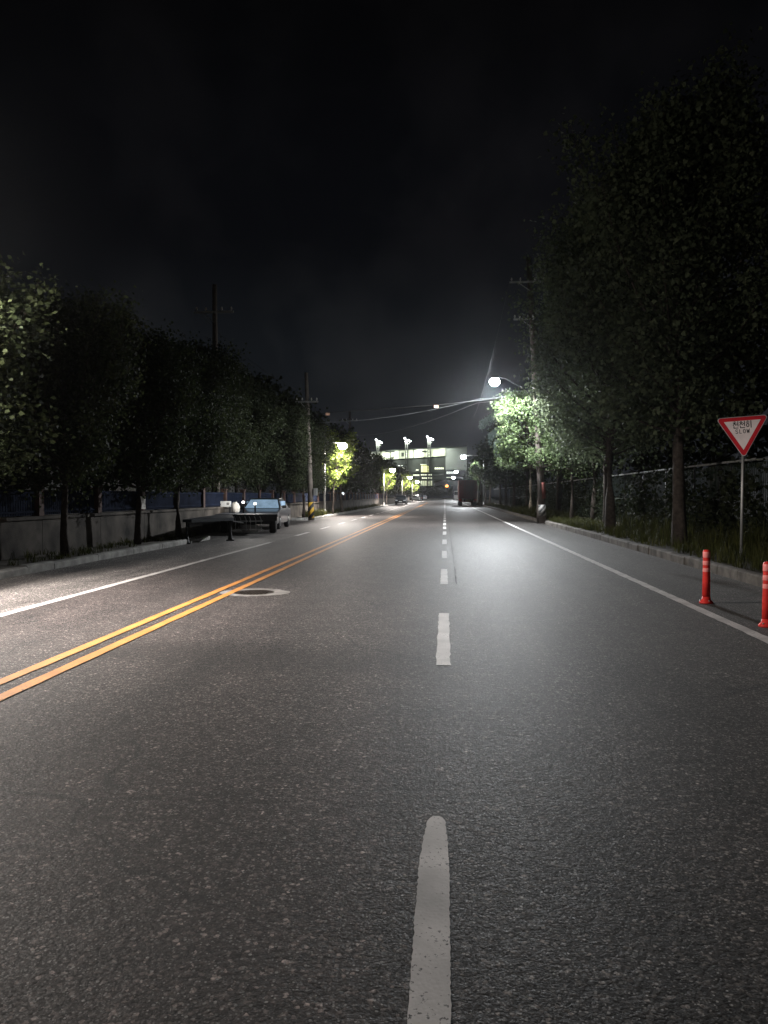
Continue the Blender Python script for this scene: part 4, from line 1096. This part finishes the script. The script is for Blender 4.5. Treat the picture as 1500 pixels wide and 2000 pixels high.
for (x0, y0, x1, y1, m) in [(822.7, 909.5, 837.3, 922, WY), (784.7, 912.8, 790, 915.2, WD), (812.5, 916.7, 817.5, 919.2, WD), (849, 913, 866.5, 916.6, WP), (776.5, 908.8, 786.5, 910.2, WW), (821, 906.6, 833, 908.2, WD),
                            (807, 926.6, 819, 929.6, WD), (822, 926, 843, 928.6, WP), (824, 932.3, 843.5, 935.2, WP), (821.5, 939, 844, 948.5, WD), (858, 924.6, 866, 926.3, WW), (872, 921, 890, 925.5, WW), (872, 931, 884, 933, WP)]:  # some thin strips are pale pipe runs, given a window-like glow
    mb = MB(); bx(mb, x0, y0, x1, y1, YB + .5, .25)
    wd_ = mb.build('window', m); sub(wd_)
    if x1-x0 > 12:
        mf = MB()
        k = x0 + 3.4
        while k < x1 - 1: bx(mf, k, y0, k+.6, y1, YB+.35, .12); k += 3.7
        o = mf.build('mullion', M_HALL); o.parent = wd_
# pipe bridges in front
for i, (x0, y0, x1, y1) in enumerate([(795, 929.8, 912, 932.2), (800, 935.4, 908, 938.6), (800, 922.6, 868, 926.0)]):
    mb = MB(); bx(mb, x0, y0, x1, y1, YB-8-4*i, 2.5)
    k = x0+4
    o = thing('pipe_bridge', (0, YB-8-4*i, 0), ['upper dark pipe bridge spanning the far road end', 'lowest dark pipe bridge spanning the far road end', 'short dark pipe bridge below the yellow factory window'][i], 'pipe bridge', group='pipe bridges at the factory')
    b_ = mb.build('bridge_deck', M_HALL, o); b_.matrix_parent_inverse = Matrix.Translation((0, -(YB-8-4*i), 0))
    mb = MB()
    for x_ in (x0+2, (x0+x1)/2, x1-2): bx(mb, x_, y1, x_+.9, 966, YB-7.4-4*i, .8)
    b_ = mb.build('leg_frame', M_HALL, o); b_.matrix_parent_inverse = Matrix.Translation((0, -(YB-8-4*i), 0))
# white gabled shed
gs = thing('gable_shed', (0, 410, 0), 'white gabled shed below the pipe bridges at the road end', 'shed')
q = [P(x_, y_, 410) for x_, y_ in ((848.5, 951), (871.5, 951), (871.5, 937), (848.5, 942.5))]
o = MB().prism([(p.x, p.z) for p in q], 410, 422, 'Y').build('shed_wall', mat("white_shed_cladding", (.66, .68, .70), .6, vary=.15, scale=.4), gs); o.matrix_parent_inverse = Matrix.Translation((0, -410, 0))
q = [P(x_, y_, 410) for x_, y_ in ((847.5, 942.9), (872.3, 936.9), (872.3, 935.9), (847.5, 941.6))]
o = MB().prism([(p.x, p.z) for p in q], 409.5, 422.5, 'Y').build('roof', M_HALL, gs); o.matrix_parent_inverse = Matrix.Translation((0, -410, 0))
# floodlight masts
M_FLOOD = emit("floodlight_glass", (.95, 1.0, 1.0), 9.0)
for i, (x_, yt) in enumerate(((738, 861), (794, 858), (838, 855))):
    Ym = YB - 6
    top = P(x_, yt+5, Ym); foot_z = 0
    m_ = thing('floodlight_mast', (top.x, Ym, 0), ['left floodlight mast in front of the pale factory gallery', 'middle floodlight mast in front of the pale factory gallery', 'right floodlight mast in front of the pale factory gallery'][i], 'floodlight mast', group='floodlight masts at the factory')
    mb = MB()
    for sx_ in (-.65, .65):
        for sy_ in (-.5, .5): mb.tube([(sx_, sy_, 0), (sx_, sy_, top.z)], .24, 6)
    zz = 1.0
    while zz < top.z - 1.5:
        mb.bar((-.65, -.5, zz), (.65, -.5, zz+1.4), .16); mb.bar((.65, -.5, zz), (-.65, -.5, zz+1.4), .16); zz += 1.5
    mb.build('mast', M_DARK, m_)
    MB().box((.4, 0, top.z-1.1), (3.0, 1.6, .25)).build('platform', M_DARK, m_)
    for (dx_, dz_, r2) in ((-.9, 1.9, .62), (-.2, .3, .62), (1.2, .8, .6), (2.2, .3, .45), (.3, 1.0, .35)):
        f_ = MB().lathe((0, 0, 0), [(r2*.5, .5), (r2*.9, .3), (r2, 0)], 14).build('flood_housing', M_DARK, m_, True); f_.location = (dx_, -.9, top.z + dz_); f_.rotation_euler = (R(-80), 0, 0)
        g_ = MB().lathe((0, 0, 0), [(r2*.97, 0), (r2*.7, -.22), (r2*.2, -.3)], 14).build('flood_glass', M_FLOOD, f_, True); g_.location = (0, 0, -.01)
    sp = spot('flood_light', m_, (.4, -3.2, top.z + .2), 27000, (.90, 1.0, .78), 150, .6, .5)
    sp.rotation_euler = (R(42), 0, 0)
# dark hedge and gate wall closing the road end
hd = thing('boundary_hedge', (0, 400, 0), 'dark hedge and low wall closing the far end of the road', 'hedge')
rng = np.random.default_rng(9)
a_, b_ = P(815, 950, 400), P(884, 950, 400)
n = 9000
hp = np.stack([rng.uniform(a_.x, b_.x, n), 400 + rng.uniform(-1.5, 1.5, n), rng.uniform(.2, 1, n)*(5.6 + .5*np.sin(np.linspace(0, 40, n)*0 + rng.uniform(0, 6, n)))], 1)
V, F = leaves(hp - np.array([0, 400, 0]), .5, rng)
o = bpy.data.objects.new('foliage', np_mesh('foliage', V, F, M_LEAF)); COL.objects.link(o); o.parent = hd
MB().box(((a_.x+b_.x)/2, .8, 1.6), (abs(b_.x-a_.x), .6, 3.2)).build('low_wall', M_HALL, hd)
# conical tree in front of the shed
ct = make_tree('conifer', 131, 7.4, .6, 1.5, 40, 60, .4, M_LEAF, .2, 'small pointed conifer before the white gabled shed', asc=-.1, clump=.3)
q = P(861, 960, 396); ct.location = (q.x, 396, 0)
# orange warning lamp
q = P(872.7, 949.3, 385)
wl = thing('warning_lamp', (q.x, 385, 0), 'glowing orange warning lamp on a thin post at the road end', 'warning lamp')
MB().tube([(0, 0, 0), (0, 0, q.z-.4)], .09, 8).build('post', M_DARK, wl)
MB().lathe((0, 0, q.z), [(.3, -.55), (.62, -.4), (.72, 0), (.6, .4), (.2, .6)], 14).build('lamp_globe', emit("orange_glow", (1.0, .30, .07), 7.0), wl, True)
# small yard lamps beyond the left fence
for (x_, y_, Y_, lb) in ((669.7, 964, 70, 'small white yard lamp behind the left fence, left of the other'), (694, 971.5, 92, 'small white yard lamp behind the left fence, right of the other')):
    q = P(x_, y_, Y_)
    yl = thing('yard_lamp', (q.x, Y_, 0), lb, 'yard lamp', group='yard lamps beyond the left fence')
    MB().tube([(0, 0, 0), (0, 0, q.z-.05)], .03, 8).build('post', M_DARK, yl)
    MB().lathe((0, 0, q.z), [(.05, -.12), (.11, -.06), (.11, .06), (.05, .13)], 12).build('lamp_globe', emit("yard_lamp_glow", (.9, .95, 1.0), 2.2), yl, True)
# sheds behind the fences; the long left one is added to block horizon glow
ls = thing('sky_glow_blocker', (-20, 4, 0), 'long black shed added behind the left fence and trees to block sky glow', 'shed')
MB().box((-3, 24, 2.6), (6, 48, 5.2)).build('wall', M_HALL, ls)
MB().prism([(-6.4, 5.2), (.4, 5.2), (-3, 6.6)], -.4, 48.4, 'Y').build('roof', M_DARK, ls)
sh = thing('workshop', (-21, 58, 0), 'dark workshop behind the left trees with a small lit teal window', 'workshop')
MB().box((0, 6, 2.5), (9, 12, 5.0)).build('wall', M_HALL, sh)
MB().prism([(-4.8, 5.0), (4.8, 5.0), (0, 6.4)], -.3, 12.3, 'Y').build('roof', M_HALL, sh)
q0 = P(362, 928, 57.9); q1 = P(402, 906, 57.9)
MB().box(((q0.x+q1.x)/2+21, -.06, (q0.z+q1.z)/2), (q1.x-q0.x, .08, q1.z-q0.z)).build('window', emit("teal_window", (.35, .75, .62), .8), sh)
wr = thing('warehouse', (22, 40, 0), 'dim grey warehouse corner behind the triangular sign and right fence', 'warehouse')
MB().box((2.5, 8, 2.2), (12, 16, 4.4)).build('wall', mat("warehouse_wall", (.17, .18, .2), .8), wr)
MB().prism([(-4.2, 4.4), (9.2, 4.4), (2.5, 6.2)], -.5, 16.5, 'Y').build('roof', mat("warehouse_roof", (.22, .25, .28), .7), wr)

# ---------------------------------------------------------------- thin added haze, stands in for the bloom around the lamps
HAZE = 0.00016
hz = MB().box((0, 290, 32), (1500, 850, 66.2)).build('haze', bpy.data.materials.new("haze"))
m = hz.data.materials[0]; m.use_nodes = True; t = m.node_tree; t.nodes.clear()
oo = N(t, 'ShaderNodeOutputMaterial'); pv = N(t, 'ShaderNodeVolumePrincipled')
pv.inputs['Color'].default_value = (.85, .88, .92, 1); pv.inputs['Density'].default_value = HAZE; pv.inputs['Anisotropy'].default_value = .9
t.links.new(pv.outputs[0], oo.inputs['Volume'])
tag(hz, 'thin haze added over the road to give the lamps a soft halo', 'haze', kind='stuff')
